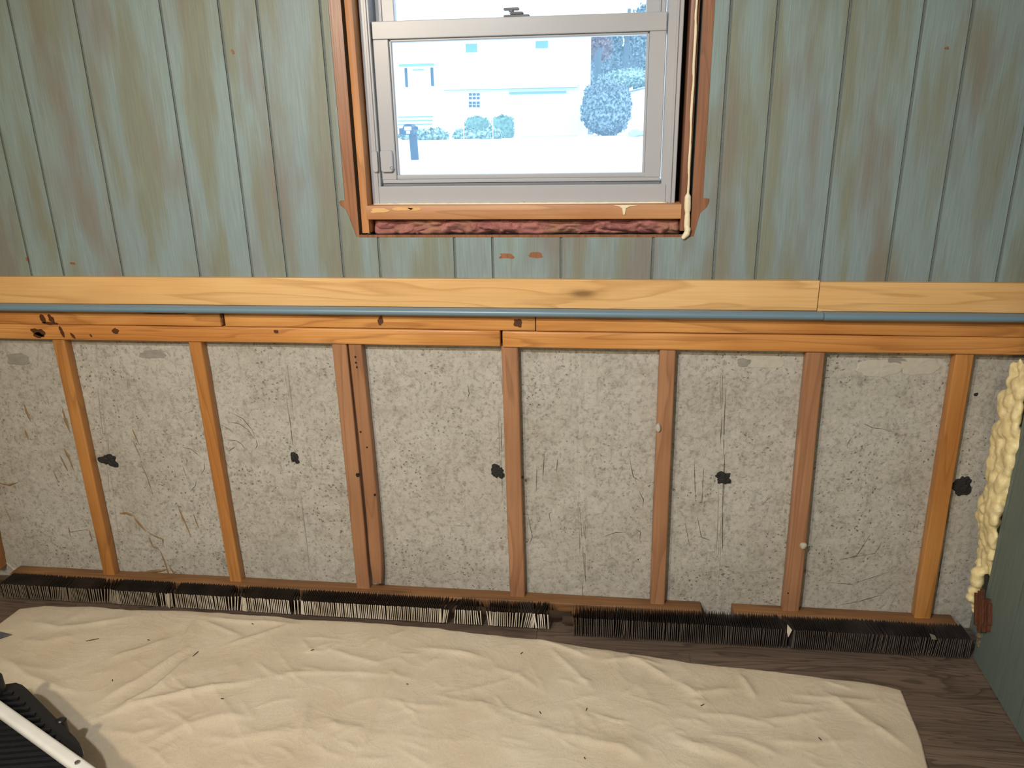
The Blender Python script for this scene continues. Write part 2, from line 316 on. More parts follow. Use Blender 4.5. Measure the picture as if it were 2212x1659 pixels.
class MB:
    def __init__(s): s.v = []; s.f = []
    def add(s, v, f):
        n = len(s.v); s.v += [tuple(map(float, a)) for a in v]; s.f += [tuple(i+n for i in q) for q in f]; return s
    def box(s, x0, x1, y0, y1, z0, z1):
        v = [(x, y, z) for x in (x0, x1) for y in (y0, y1) for z in (z0, z1)]
        return s.add(v, [(0, 1, 3, 2), (4, 6, 7, 5), (0, 4, 5, 1), (2, 3, 7, 6), (0, 2, 6, 4), (1, 5, 7, 3)])
    def cbox(s, x0, x1, y0, y1, z0, z1, b):       # chamfered box
        return s.bar((x0, (y0+y1)/2, (z0+z1)/2), (x1, (y0+y1)/2, (z0+z1)/2), z1-z0, y1-y0, b, 1, up=(0, 0, 1), endcham=b)
    def bar(s, p0, p1, w, d, r=.003, seg=1, up=(0, 0, 1), warp=0.0, seed=0, endcham=0.0, rs=2, taper=None):
        # rounded rectangular bar from p0 to p1; w along 'up', d along the third axis
        p0, p1 = Vector(p0), Vector(p1); a = (p1-p0); L = a.length; a.normalize()
        up = Vector(up); up = (up-a*up.dot(a)).normalized(); sd = a.cross(up).normalized()
        prof = []
        r = min(r, w*.49, d*.49)
        for cx, cy, a0 in ((1, 1, 0), (-1, 1, 90), (-1, -1, 180), (1, -1, 270)):
            for k in range(rs+1):
                an = math.radians(a0+90*k/rs); prof.append((cx*(w/2-r)+r*math.cos(an), cy*(d/2-r)+r*math.sin(an)))
        n = len(prof); st = []
        ts = [i/seg for i in range(seg+1)]
        if endcham: ts = [0]+[endcham/L]+ts[1:-1]+[1-endcham/L]+[1]
        for i, tt in enumerate(ts):
            q = p0+a*(L*tt)
            ox = oy = 0
            if warp: ox = float(vnoise(tt*L*3+seed*7.3, 1.1, 0, 3))*warp; oy = float(vnoise(tt*L*3+seed*7.3, 5.1, 0, 4))*warp
            k = 1.0
            if taper: k = taper(tt)
            e = endcham if endcham and i in (0, len(ts)-1) else 0
            for (px, py) in prof:
                jx = warp*.5*float(vnoise(tt*L*9+seed, px*40, py*40, 5)) if warp else 0
                st.append(q+up*(px*k*(1-2*e/w)+ox+jx)+sd*(py*(1-2*e/d)+oy*.3))
        f = []
        m = len(ts)
        for i in range(m-1):
            for j in range(n):
                j2 = (j+1) % n; f.append((i*n+j, i*n+j2, (i+1)*n+j2, (i+1)*n+j))
        f.append(tuple(range(n))[::-1]); f.append(tuple((m-1)*n+j for j in range(n)))
        return s.add(st, f)
    def prism(s, poly, y0, y1):                   # polygon in XZ, thickness along Y
        n = len(poly)
        a = sum(poly[i][0]*poly[(i+1) % n][1]-poly[(i+1) % n][0]*poly[i][1] for i in range(n))
        if a < 0: poly = poly[::-1]
        v = [(x, y0, z) for x, z in poly]+[(x, y1, z) for x, z in poly]
        return s.add(v, [tuple(range(n)), tuple(range(2*n-1, n-1, -1))]+[(i, i+n, (i+1) % n+n, (i+1) % n) for i in range(n)])
    def tube(s, pts, r, n=12, cap=True):
        pts = [Vector(p) for p in pts]; rr = r if isinstance(r, (list, tuple)) else [r]*len(pts); st = []
        for i, p in enumerate(pts):
            t = (pts[min(i+1, len(pts)-1)]-pts[max(i-1, 0)]).normalized()
            u = t.orthogonal().normalized() if i == 0 else (u-t*u.dot(t)).normalized()
            w = t.cross(u)
            for k in range(n):
                an = 2*math.pi*k/n; st.append(p+(u*math.cos(an)+w*math.sin(an))*rr[i])
        f = [(i*n+k, i*n+(k+1) % n, (i+1)*n+(k+1) % n, (i+1)*n+k) for i in range(len(pts)-1) for k in range(n)]
        if cap: f += [tuple(range(n))[::-1], tuple((len(pts)-1)*n+k for k in range(n))]
        return s.add(st, f)
    def ball(s, c, r, n=10, m=7):
        v = []; f = []
        if not isinstance(r, (tuple, list)): r = (r, r, r)
        v.append((c[0], c[1], c[2]+r[2]))
        for i in range(1, m):
            ph = math.pi*i/m
            for k in range(n):
                an = 2*math.pi*k/n; v.append((c[0]+r[0]*math.sin(ph)*math.cos(an), c[1]+r[1]*math.sin(ph)*math.sin(an), c[2]+r[2]*math.cos(ph)))
        v.append((c[0], c[1], c[2]-r[2]))
        for k in range(n): f.append((0, 1+k, 1+(k+1) % n))
        for i in range(m-2):
            for k in range(n): f.append((1+i*n+k, 1+(i+1)*n+k, 1+(i+1)*n+(k+1) % n, 1+i*n+(k+1) % n))
        b = 1+(m-1)*n
        for k in range(n): f.append((b, 1+(m-2)*n+(k+1) % n, 1+(m-2)*n+k))
        return s.add(v, f)
    def obj(s, name, mat, parent=None, smooth=False, **kw): return mk(name, s.v, s.f, mat, parent, smooth, **kw)
def autosmooth(o, ang=40):
    me = o.data; me.polygons.foreach_set('use_smooth', [True]*len(me.polygons)); me.set_sharp_from_angle(angle=math.radians(ang)); return o

# ================================================================== THE ROOM
XL, XR, YB, ZC = -2.1, 0.955, -4.2, 2.36          # left wall, right wall, wall behind the camera, ceiling
YP = .010                                          # face of the panelling
YC = .036                                          # face of the foundation concrete
# --- floor
floor = struct(MB().box(XL, 1.15, YB, .25, -.06, -.002).obj('floor', 'groove'), 'grey-brown wood-look plank floor', 'floor')
pw, y, row = .18, .035, 0
while y > -1.5:
    x = XL+[-.5, -.1, -.85, -.3][row % 4]
    while x < 1.15:
        a, b = max(x, XL), min(x+1.22, 1.15)
        if b-a > .02: MB().cbox(a+.0004, b-.0004, y-pw+.0004, y-.0004, -.004, 0, .0006).obj('plank', 'floor', floor)
        x += 1.22
    y -= pw; row += 1
MB().box(XL, 1.15, YB, y, -.004, 0).obj('far_planks', 'floor', floor)
struct(MB().box(XL-.1, 1.25, YB-.1, .3, ZC, ZC+.1).obj('ceiling', 'ceil'), 'plain grey-beige ceiling above the frame', 'ceiling')
struct(MB().box(XL-.1, XL, YB, .25, -.05, ZC).obj('wall_left', 'paint_side'), 'panelled wall left of the frame', 'wall')
struct(MB().box(XL, 1.25, YB-.1, YB, -.05, ZC).obj('wall_front', 'ceil'), 'wall behind the viewer', 'wall')

# --- upper wall with painted planks and window hole
def xz(u, v, Y=YP): q = onY(u, v, Y); return (q[0], q[2])
OX0, OX1, OZ0, OZ1 = -.603, .199, 1.056, 2.02      # hole in the panelling
body = MB()
body.box(XL, OX0, YP+.0035, .20, .87, ZC).box(OX1, 1.2, YP+.0035, .20, .87, ZC)
body.box(OX0, OX1, YP+.0035, .20, .87, OZ0-.004).box(OX0, OX1, YP+.0035, .20, OZ1, ZC)
wall = struct(body.obj('wall_back', 'groove'), 'blue-green painted plank panelling around the window', 'wall')
gro = [((0, 280), (69, 594)), ((16.8, 0), (138.3, 594)), ((158.8, 0), (267.2, 596)), ((342, 0), (435.4, 596)), ((469, 0), (548.6, 598)), ((553.8, 0), (621, 598)), ((690.6, 0), (743.7, 600)),
       ((817.4, 513), (822.3, 602)), ((981.5, 512), (984, 602)), ((1063.6, 513), (1065.6, 602)), ((1212, 512), (1211.6, 602.7)), ((1411.5, 512), (1407.5, 602.7)),
       ((1581, 0), (1539.8, 602)), ((1683, 0), (1630.6, 603.5)), ((1840, 0), (1769.6, 603.5)), ((2003, 0), (1911.6, 607)), ((2106, 0), (2007, 609)), ((2212, 284), (2152.7, 609))]
GX = [sum(xz(*p)[0] for p in g)/2 for g in gro]
gx = [XL, -1.93, -1.84, -1.70]+GX+[1.02, 1.2]
lp = [xz(*p) for p in ((709, 0), (738.8, 360), (744.7, 432.5), (736, 433.2), (732.6, 436.5), (735, 443), (747.7, 453.5), (752, 464), (770.6, 512))]
rp = [xz(*p) for p in ((1546.7, 0), (1522.9, 360), (1519, 428), (1532.8, 429.2), (1532, 436.6), (1527, 447.5), (1513, 460), (1498, 511))]
lx = sum(p[0] for p in lp[:3])/3; rx = sum(p[0] for p in rp[:3])/3
ZB = .90
gw = .0033
def plank(poly):
    mb = MB().prism(poly, YP, YP+.004); return mb.obj('plank', 'paint', wall)
for i in range(len(gx)-1):
    a, b = gx[i]+gw, gx[i+1]-gw
    if gx[i] == GX[6]:      # plank at the left of the window
        poly = [(a, ZB), (b, ZB), (b, OZ0-.003), (lp[-1][0], OZ0-.003)]+[p for p in lp[::-1][1:-1]]+[(lx, ZC), (a, ZC)]
    elif gx[i] == GX[11]:
        poly = [(a, ZB), (b, ZB), (b, ZC), (rx, ZC)]+[p for p in rp[1:-1]]+[(rp[-1][0], OZ0-.003), (a, OZ0-.003)]
    elif GX[6] < gx[i] < GX[11]:
        plank([(a, OZ1+.03), (b, OZ1+.03), (b, ZC), (a, ZC)])
        poly = [(a, ZB), (b, ZB), (b, OZ0-.003), (a, OZ0-.003)]
    else: poly = [(a, ZB), (b, ZB), (b, ZC), (a, ZC)]
    plank(poly)
# bare wood where old casing was pulled off
e = .0004
lb = [(OX0, OZ0-.0035), (lp[-1][0]+e, OZ0-.0035)]+[(p[0]+e, p[1]) for p in lp[::-1][1:-1]]+[(lx+e, ZC), (OX0, ZC)]
o = MB().prism(lb, YP+.0008, YP+.004).obj('bare_strip', 'bare', wall); o['label'] = 'unpainted brown wood left of the window'
rb = [(OX1, OZ0-.0035), (OX1, ZC), (rx-e, ZC)]+[(p[0]-e, p[1]) for p in rp[1:-1]]+[(rp[-1][0]-e, OZ0-.0035)]
o = MB().prism(rb, YP+.0008, YP+.004).obj('bare_strip', 'bare', wall); o['label'] = 'unpainted shiny brown wood right of the window'
o = MB().box(OX0, OX1, YP-.0006, YP+.0035, OZ0-.004, OZ0+.002).obj('bare_edge', 'bare', wall)
# paint chips
def ragged(cx, cz, w, h, n=26, seed=0, k=.25):
    P = []; n = max(n, 9)
    for i in range(n):
        a = 2*math.pi*i/n; c, s = math.cos(a), math.sin(a)
        m = (abs(c)**3+abs(s)**3)**(-1/3)*.86
        q = m*(1+k*1.6*float(vnoise(c*1.3+seed*3.1, s*1.3, seed*.7, seed))+k*1.0*float(vnoise(c*4+seed, s*4, 2.5, seed+9)))
        P.append((cx+c*q*w/2, cz+s*q*h/2))
    return P
for u, v, w, h, sd in ((1095, 552, .038, .014, 1), (1157, 551, .044, .015, 2), (503, 114, .008, .012, 3), (158, 569, .018, .008, 4), (58, 560, .007, .012, 5), (1995+50, 104, .010, .006, 6)):
    x, z = xz(u, v); MB().prism(ragged(x, z, w, h, 40, sd, .35), YP-.0005, YP+.001).obj('paint_chip', 'bare', wall)

# --- lower wall: foundation concrete
RID = [(205, 760, 262, 1240), (612, 770, 668, 1255), (1078, 760, 1098, 1275), (1255, 1080, 1262, 1300), (1566, 770, 1548, 1300), (2095, 780, 2010, 1320)]
RIDW = [(onY(a, b, YC)[0], onY(a, b, YC)[2], onY(c, d, YC)[0], onY(c, d, YC)[2]) for a, b, c, d in RID]
def cdisp(x, z):
    x = np.asarray(x, float); z = np.asarray(z, float)
    h = .0022*fbm(x*4, z*4, 0, 11, 3)+.0012*fbm(x*34, z*34, 0, 21, 3)
    h = h+.0009*np.clip(fbm(x*70, z*16, 0, 33, 2)-.15, 0, 1)*2
    for (xa, za, xb, zb) in RIDW:
        t = (z-za)/(zb-za); xc = xa+(xb-xa)*t+.002*vnoise(z*14, 3.3, 0, 9)
        d = x-xc; k = .6+.4*vnoise(z*9, xa*7, 0, 12)
        h = h-.0030*k*np.exp(-(d/.0035)**2)+.0024*k*np.exp(-((d-.009)/.0045)**2)-.0016*k*np.exp(-((d+.012)/.004)**2)
    return h                                       # + is out of the wall (towards the room is -Y)
nx, nz = 760, 215
X = np.linspace(XL, 1.14, nx); Z = np.linspace(-.02, .86, nz)
XX, ZZ = np.meshgrid(X, Z)
YY = YC-cdisp(XX, ZZ)
v = np.stack([XX, YY, ZZ], -1).reshape(-1, 3)
idx = np.arange(nx*nz).reshape(nz, nx)
f = np.stack([idx[:-1, :-1], idx[:-1, 1:], idx[1:, 1:], idx[1:, :-1]], -1).reshape(-1, 4)
conc = struct(mk('wall_foundation', v, f, 'concrete', smooth=True), 'bare grey poured concrete behind the studs', 'wall')
MB().box(XL, 1.2, YC+.006, .25, -.05, .87).obj('concrete_core', 'concrete', conc)
def conc_blob(name, pts, mat, h=.0012, parent=None):
    # low relief patch that follows the concrete; pts are outline points (x, z)
    P = np.array(pts); c = P.mean(0); V = []; F = []
    n = len(P)
    for k, (s, hh) in enumerate(((1.0, -.0006), (.93, h), (.45, h*1.25))):
        Q = c+(P-c)*s
        for q in Q: V.append((q[0], YC-float(cdisp(q[0], q[1]))-hh, q[1]))
    V.append((c[0], YC-float(cdisp(c[0], c[1]))-h*1.2, c[1]))
    for k in range(2):
        for i in range(n): F.append((k*n+i, k*n+(i+1) % n, (k+1)*n+(i+1) % n, (k+1)*n+i))
    for i in range(n): F.append((2*n+i, 2*n+(i+1) % n, 3*n))
    return mk(name, V, F, mat, conc)
def cxz(u, v): q = onY(u, v, YC); return (q[0], q[2])
def streak(pts, w, seed=0):
    # outline of a tapering brush-like stroke through the points (x, z)
    r = random.Random(seed); A = []; B = []; n = len(pts); P = []
    for i in range(n-1):
        for k in range(4): P.append(np.array(pts[i])*(1-k/4)+np.array(pts[i+1])*(k/4))
    P.append(np.array(pts[-1])); n = len(P)
    for i, p in enumerate(P):
        t = P[min(i+1, n-1)]-P[max(i-1, 0)]; t = t/np.hypot(*t); nn = np.array([-t[1], t[0]])
        ww = w*.5*math.sin(math.pi*(.08+.84*i/(n-1)))*(1+r.uniform(-.3, .3))
        A.append(p+nn*ww); B.append(p-nn*ww)
    return [tuple(q) for q in A+B[::-1]]
def conc_streak(name, px, w, mat, h=.0012, seed=0):
    out = streak([cxz(*p) for p in px], w, seed); n = len(out)//2
    V = []; F = []
    for i in range(n):
        a, b = out[i], out[2*n-1-i]; m = ((a[0]+b[0])/2, (a[1]+b[1])/2)
        for q, hh in ((a, -.0003), (m, h), (b, -.0003)): V.append((q[0], YC-float(cdisp(q[0], q[1]))-hh, q[1]))
    for i in range(n-1):
        for k in (0, 1): F.append((i*3+k, i*3+k+1, i*3+3+k+1, i*3+3+k))
    return mk(name, V, F, mat, conc)
for u, v, w, h, sd, lab in ((234, 993, .060, .048, 1, ''), (637, 989, .025, .038, 2, ''), (1076, 1020, .042, .052, 13, ''), (1563, 1032, .050, .038, 4, ''), (2080, 1047, .050, .058, 5, '')):
    x, z = cxz(u, v); o = conc_blob('tar_patch', ragged(x, z, w, h, 60, sd+40, .30), 'tar', .003); o['label'] = 'black tar patch over a form tie hole'
x, z = cxz(2107, 852); conc_blob('tar_patch', ragged(x, z, .014, .012, 16, 91, .4), 'tar', .002)
for u, v, w, h, sd, m in ((1640, 778, .14, .045, 1, 'parge'), (1900, 795, .12, .050, 2, 'parge'), (1985, 790, .11, .055, 3, 'parge'), (1610, 782, .045, .025, 4, 'pargegrey'), (1940, 778, .06, .022, 5, 'pargegrey'), (38, 775, .09, .05, 6, 'pargegrey'), (330, 765, .09, .03, 7, 'pargegrey')):
    x, z = cxz(u, v); conc_blob('mortar_smear', ragged(x, z, w, h, 40, sd+70, .22), m, .0010)
gl = [([(52, 872), (58, 890), (68, 912)], .010), ([(55, 928), (63, 950)], .007), ([(136, 884), (142, 905), (152, 935)], .011), ([(139, 968), (148, 985), (158, 1014)], .011), ([(129, 983), (137, 1000), (146, 1018)], .009),
      ([(116, 1020), (124, 1040)], .005), ([(286, 926), (300, 960)], .006), ([(287, 952), (296, 972), (304, 988)], .005), ([(306, 1004), (318, 1030), (328, 1062)], .005), ([(258, 1110), (272, 1108), (292, 1116)], .012), ([(290, 1118), (315, 1148)], .012), ([(318, 1148), (335, 1158), (352, 1165), (352, 1180)], .008),
      ([(322, 1160), (330, 1180), (345, 1188)], .009), ([(346, 1190), (356, 1215), (362, 1235), (364, 1250)], .008), ([(276, 1240), (310, 1236), (350, 1233), (362, 1230)], .012), ([(384, 1090), (396, 1120), (414, 1160)], .007), ([(418, 1110), (430, 1140)], .006), ([(0, 1045), (20, 1048), (40, 1042)], .008), ([(148, 1140), (152, 1160)], .005), ([(192, 1145), (200, 1170)], .006),
      ([(366, 1225), (380, 1245)], .008), ([(12, 1100), (24, 1130)], .004)]
for i, (p, w) in enumerate(gl): conc_streak('glue_streak', p, w, 'glue', .0012, i)
x, z = cxz(50, 1232)
conc_streak('pale_glue_line', [(8, 1212), (25, 1228), (45, 1240), (75, 1240), (102, 1236)], .014, 'parge', .002, 77)
sc = [[(500, 892), (525, 905), (545, 930), (550, 945)], [(490, 912), (515, 915), (535, 928), (548, 948)], [(478, 918), (492, 926), (503, 934)], [(488, 950), (510, 952), (522, 960), (530, 972)], [(553, 950), (556, 962), (550, 972)], [(492, 976), (508, 965)],
      [(393, 966), (412, 970), (434, 988)], [(440, 998), (442, 1012), (434, 1026)], [(412, 1060), (422, 1050), (425, 1034)], [(394, 1005), (404, 1030)], [(345, 1046), (356, 1050)], [(1252, 1095), (1258, 1170), (1262, 1250)], [(1880, 1155), (1850, 1200), (1816, 1210)], [(1905, 1170), (1890, 1195), (1815, 1208)], [(1788, 1258), (1840, 1262), (1920, 1235)], [(1815, 1306), (1860, 1298), (1905, 1285)],
      [(1866, 915), (1885, 924), (1915, 928)], [(1830, 962), (1838, 945)], [(1647, 1088), (1664, 1074)], [(1300, 1160), (1330, 1150), (1352, 1150)], [(1374, 1142), (1384, 1150), (1382, 1165)], [(1010, 830), (1014, 850), (1010, 860)], [(985, 1136), (1018, 1136)], [(1190, 1130), (1186, 1110), (1192, 1106)], [(1140, 1110), (1150, 1160), (1142, 1180)],
      [(146, 1138), (152, 1150), (188, 1144)], [(1560, 900), (1556, 960)], [(1505, 1110), (1515, 1160), (1535, 1168)], [(1480, 1130), (1490, 1180)], [(1500, 1000), (1502, 1080)], [(1520, 1010), (1516, 1090)], [(1160, 1010), (1158, 1060)], [(1176, 980), (1172, 1040)], [(1205, 990), (1202, 1020)], [(1380, 1060), (1390, 1080), (1388, 1095)], [(1360, 990), (1368, 1030), (1384, 1040)]]
for i, p in enumerate(sc): conc_streak('scratch', p, .0032, 'scratch', .0006, 100+i)
for i, (a, b, c2, d) in enumerate(RID):
    for k in range(9 if i in (2, 4) else 6):
        t0 = rnd.uniform(0, .9); t1 = min(1, t0+rnd.uniform(.08, .3)); off = rnd.choice((-7, -3, 0, 4, 7))+rnd.uniform(-1, 1)
        pts = [(a+(c2-a)*q+off+rnd.uniform(-1, 1), b+(d-b)*q) for q in (t0, t0*.6+t1*.4, t0*.3+t1*.7, t1)]
        conc_streak('seam_shading', pts, rnd.uniform(.002, .0042), rnd.choice(('scratch', 'pargegrey', 'pargegrey')), .0005, 500+i*20+k)  # dark streaks paint the shading along the concrete ridges
for i in range(150):                               # air holes in the concrete face
    u, v = rnd.uniform(180, 2080), rnd.uniform(770, 1250); x, z = cxz(u, v); w = rnd.uniform(.0016, .0042)
    conc_blob('air_hole', ragged(x, z, w, w*rnd.uniform(.7, 1.4), 9, 300+i, .3), 'scratch' if i % 3 else 'tar', .0003)

# --- right wall
SL = math.radians(3.2)
def rwx(y): return XR+(y+.09)*math.tan(SL)
rwt = MB()
rwt.add([(rwx(-.095)+.0035, -.095, -.05), (rwx(YB)+.0035, YB, -.05), (1.25, YB, -.05), (1.25, -.095, -.05), (rwx(-.095)+.0035, -.095, ZC), (rwx(YB)+.0035, YB, ZC), (1.25, YB, ZC), (1.25, -.095, ZC)],
        [(0, 1, 5, 4), (1, 2, 6, 5), (2, 3, 7, 6), (3, 0, 4, 7), (4, 5, 6, 7), (3, 2, 1, 0)])
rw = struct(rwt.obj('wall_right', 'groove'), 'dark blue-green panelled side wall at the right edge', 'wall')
MB().box(1.0, 1.25, -.094, .034, -.05, .775).box(1.12, 1.25, -.094, .25, .775, ZC).obj('end_fill', 'groove', rw)  # unseen fill added at the corner to stop sky light leaking in
gy = [-.092, -.112, -.245, -.345, -.47, -.60, -.74, -.86, -1.0, -1.15, -1.3]
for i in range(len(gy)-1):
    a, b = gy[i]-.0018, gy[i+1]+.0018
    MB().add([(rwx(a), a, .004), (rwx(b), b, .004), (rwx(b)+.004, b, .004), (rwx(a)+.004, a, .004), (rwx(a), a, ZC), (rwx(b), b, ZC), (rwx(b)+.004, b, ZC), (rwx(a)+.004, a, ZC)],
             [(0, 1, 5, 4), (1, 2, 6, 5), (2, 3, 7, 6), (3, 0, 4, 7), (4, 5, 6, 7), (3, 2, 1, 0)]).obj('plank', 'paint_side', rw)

# --- pine boards and blue ledge (trim)
ZL = .881
jx = onY(1768, 640, -.008)[0]
tr1 = struct(MB().bar((XL, .0005, (ZL+.953)/2), (jx-.0008, .0005, (ZL+.953)/2), .953-ZL-.001, .017, .0012, 30, warp=.0004, seed=1).obj('trim_1', 'pine'), 'long new pine board under the painted panelling', 'trim board'); autosmooth(tr1, 12)
tr2 = struct(MB().bar((jx+.0012, .0008, (ZL+.951)/2-.001), (1.10, .0008, (ZL+.951)/2-.001), .951-ZL-.001, .017, .0012, 10, warp=.0004, seed=2).obj('trim_2', 'pine'), 'short new pine board right of the butt joint', 'trim board'); autosmooth(tr2, 12)
def ledge(x0, x1, name, dz=0):
    prof = [(.05, ZL), (-.020, ZL)]
    for k in range(9):
        an = math.pi/2+math.pi*k/8; prof.append((-.022+.010*math.cos(an), ZL-.009+.009*math.sin(an)))
    prof += [(-.020, ZL-.018), (.05, ZL-.018)]
    n = len(prof); mb = MB()
    v = [(x, y, z+dz) for x in (x0, x1) for y, z in prof]
    mb.add(v, [(i, (i+1) % n, (i+1) % n+n, i+n) for i in range(n)]+[tuple(range(n))[::-1], tuple(range(n, 2*n))])
    return autosmooth(mb.obj(name, 'bluetrim'))
lj = onY(1780, 685, -.03)[0]
struct(ledge(XL, lj-.0011, 'trim_3'), 'long blue painted rounded ledge nosing', 'trim')
struct(ledge(lj+.0006, 1.10, 'trim_4', -.0008), 'short blue painted ledge nosing right of the joint', 'trim')

# --- framing lumber
def plate(x0, x1, z0, z1, name, label, mat='plate', y0=0.0, y1=.03, seed=0):
    o = MB().bar((x0, (y0+y1)/2, (z0+z1)/2), (x1, (y0+y1)/2, (z0+z1)/2), z1-z0, y1-y0, .0035, max(6, int((x1-x0)*14)), warp=.0009, seed=seed, endcham=.001).obj(name, mat)
    autosmooth(o, 50); return tag(o, label, 'lumber')
px = lambda u, v: onY(u, v, 0)[0]
pA = plate(XL, px(476, 695), .8215, .8625, 'top_plate', 'upper top plate at the far left with dark drip stains', seed=1)
pB = plate(px(486, 697), px(1156, 704), .8215, .8625, 'top_plate', 'middle upper top plate directly under the blue ledge', seed=2)
pC = plate(px(1158, 704), 1.10, .8210, .8625, 'top_plate', 'long right upper top plate under the blue ledge', seed=3)
pD = plate(XL, px(1080, 735), .7790, .8205, 'top_plate', 'lower top plate left of the open butt joint', seed=4)
pE = plate(px(1085.5, 735), 1.10, .7780, .8200, 'top_plate', 'lower top plate right of the open butt joint', seed=5)
MB().box(XL, 1.1, .0302, .0355, .78, .8625).obj('plate_backing', 'stain', conc)
def pstain(parent, outline, mat='stain', t=.0006, Y=0.0):
    return MB().prism(outline, Y-t, Y+.002).obj('stain', mat, parent)
def drip(par, pxs, w, seed): pstain(par, streak([xz(u, v, 0) for u, v in pxs], w, seed))
drip(pA, [(88, 679), (92, 688), (98, 698)], .016, 1); drip(pA, [(104, 679), (110, 688), (118, 698)], .014, 2); drip(pA, [(90, 697), (108, 698.5), (126, 699)], .008, 3)
drip(pD, [(66, 712), (82, 718), (98, 720)], .022, 4); drip(pD, [(72, 724), (84, 724), (96, 726)], .014, 5); drip(pD, [(128, 705), (133, 715), (139, 729)], .011, 6); drip(pD, [(152, 719), (158, 726), (163, 732)], .009, 7); drip(pD, [(194, 722), (199, 728)], .006, 8)
pstain(pD, ragged(*xz(249, 714, 0), .020, .018, 24, 7, .3)); pstain(pD, ragged(*xz(596, 716, 0), .013, .010, 20, 8, .25))
x, z = xz(330, 681, 0); pstain(pA, ragged(x, .859, .16, .006, 30, 520, .5), 'black')
for u, v, w, h, sd, par, y0, y1 in ((822, 698, .03, .036, 11, pB, .822, .862), (1118, 702, .045, .034, 12, pB, .822, .862)):
    x, z = xz(u, v, 0); pstain(par, ragged(x, (y0+y1)/2, w*.5, h*.8, 20, sd+500, .3))
x = px(481, 697); tag(MB().ball((x, .012, .838), (.004, .012, .014)).ball((x+.001, .008, .852), (.004, .010, .008)).obj('dried_debris', 'stain'), 'dark debris stuck in the joint of the upper top plate', 'debris')

YS = .007                                          # face of the studs
def stud(tl, bl, w, label, mat='stud', seed=0, ztop=.7785, zbot=.0402, wb=None, bow=0.0, taper=None):
    a, b = onY(*tl, YS), onY(*bl, YS)
    x = lambda zz: a[0]+(b[0]-a[0])*(zz-a[2])/(b[2]-a[2])
    D = .030
    mb = MB()
    p0 = (x(zbot)+w/2, YS+D/2, zbot); p1 = (x(ztop)+w/2, YS+D/2, ztop)
    mb.bar(p0, p1, w, D, .0045, 24, up=(1, 0, 0), warp=.0012, seed=seed, rs=3, taper=taper)
    if bow: mb.v = [(vx+bow*math.sin(math.pi*(vz-zbot)/(ztop-zbot)), vy, vz) for vx, vy, vz in mb.v]
    o = mb.obj('wall_stud', mat); autosmooth(o, 50); return tag(o, label, 'wall stud', 'wooden studs in front of the concrete')
s0 = stud((-120, 735), (-30, 1186), .034, 'dark wall stud cut off by the left edge above the finned pipe', 'stud', 1)
s1 = stud((112, 735), (225, 1252), .036, 'golden wall stud farthest left, fully in view', 'stud', 2)
s2 = stud((405, 739), (497, 1261), .036, 'golden wall stud second from the left, beside curved scratches', 'stud', 3)
s3 = stud((716, 744), (771, 1274), .040, 'straight left stud of the doubled pair', 'stud2', 4)
s4 = stud((752, 745), (803, 1265), .036, 'bowed right stud of the doubled pair, rounded at its foot', 'stud2', 5, zbot=.060, bow=.004, taper=lambda t: 1-.30*max(0, (.12-t)/.12)**2)
s5 = stud((1083, 749), (1101, 1285), .043, 'wall stud under the open joint in the lower top plate', 'stud2', 6)
s6 = stud((1426, 757), (1404, 1300), .040, 'wall stud right of centre with mortar lump on its edge', 'stud2', 7)
s7 = stud((1742, 763), (1690, 1322), .044, 'wall stud second from the right wall', 'stud2', 8)
s8 = stud((2064, 770), (1975, 1340), .042, 'golden wall stud nearest the right wall and foam', 'stud', 9)
def dots(par, pts, r=.0022, Y=YS):
    for i, (u, v) in enumerate(pts):
        x, z = xz(u, v, Y); MB().prism(ragged(x, z, r*2, r*2, 9, i, .15), Y-.0018, Y+.002).obj('nail_hole', 'black', par)
dots(s4, [(768, 771), (769, 783), (771, 793), (779, 933), (793, 966)], .0028)
dots(s4, [(810, 1069)], .0035); dots(s3, [(773, 1026)], .006)
dots(s5, [(1129, 1031)], .004); dots(s7, [(1702, 1281)], .002)
def lump(u, v, r, label, Y=YS):
    q = onY(u, v, Y); mb = MB().ball(q, r, 12, 8)
    mb.v = [tuple(np.array(p)+.2*max(r)*float(vnoise(p[0]*90, p[1]*90, p[2]*90, 5))*np.array([1, 1, 1])) for p in mb.v]
    return tag(mb.obj('mortar_lump', 'parge', smooth=True), label, 'mortar')
lump(1422, 924, (.007, .010, .012), 'small mortar lump on the left edge of a stud')
lump(1735, 1178, (.009, .010, .010), 'small mortar lump low on the right edge of a stud')

x1 = onY(1517, 1310, -.012)[0]; x2 = onY(1586, 1318, -.012)[0]
plate(-1.78, x1, 0, .040, 'bottom_plate', 'long bottom plate on the floor behind the finned pipe', 'sole', -.012, .034, 21)
plate(x2, .945, 0, .040, 'bottom_plate', 'short bottom plate at the right behind the finned pipe', 'sole', -.012, .034, 22)

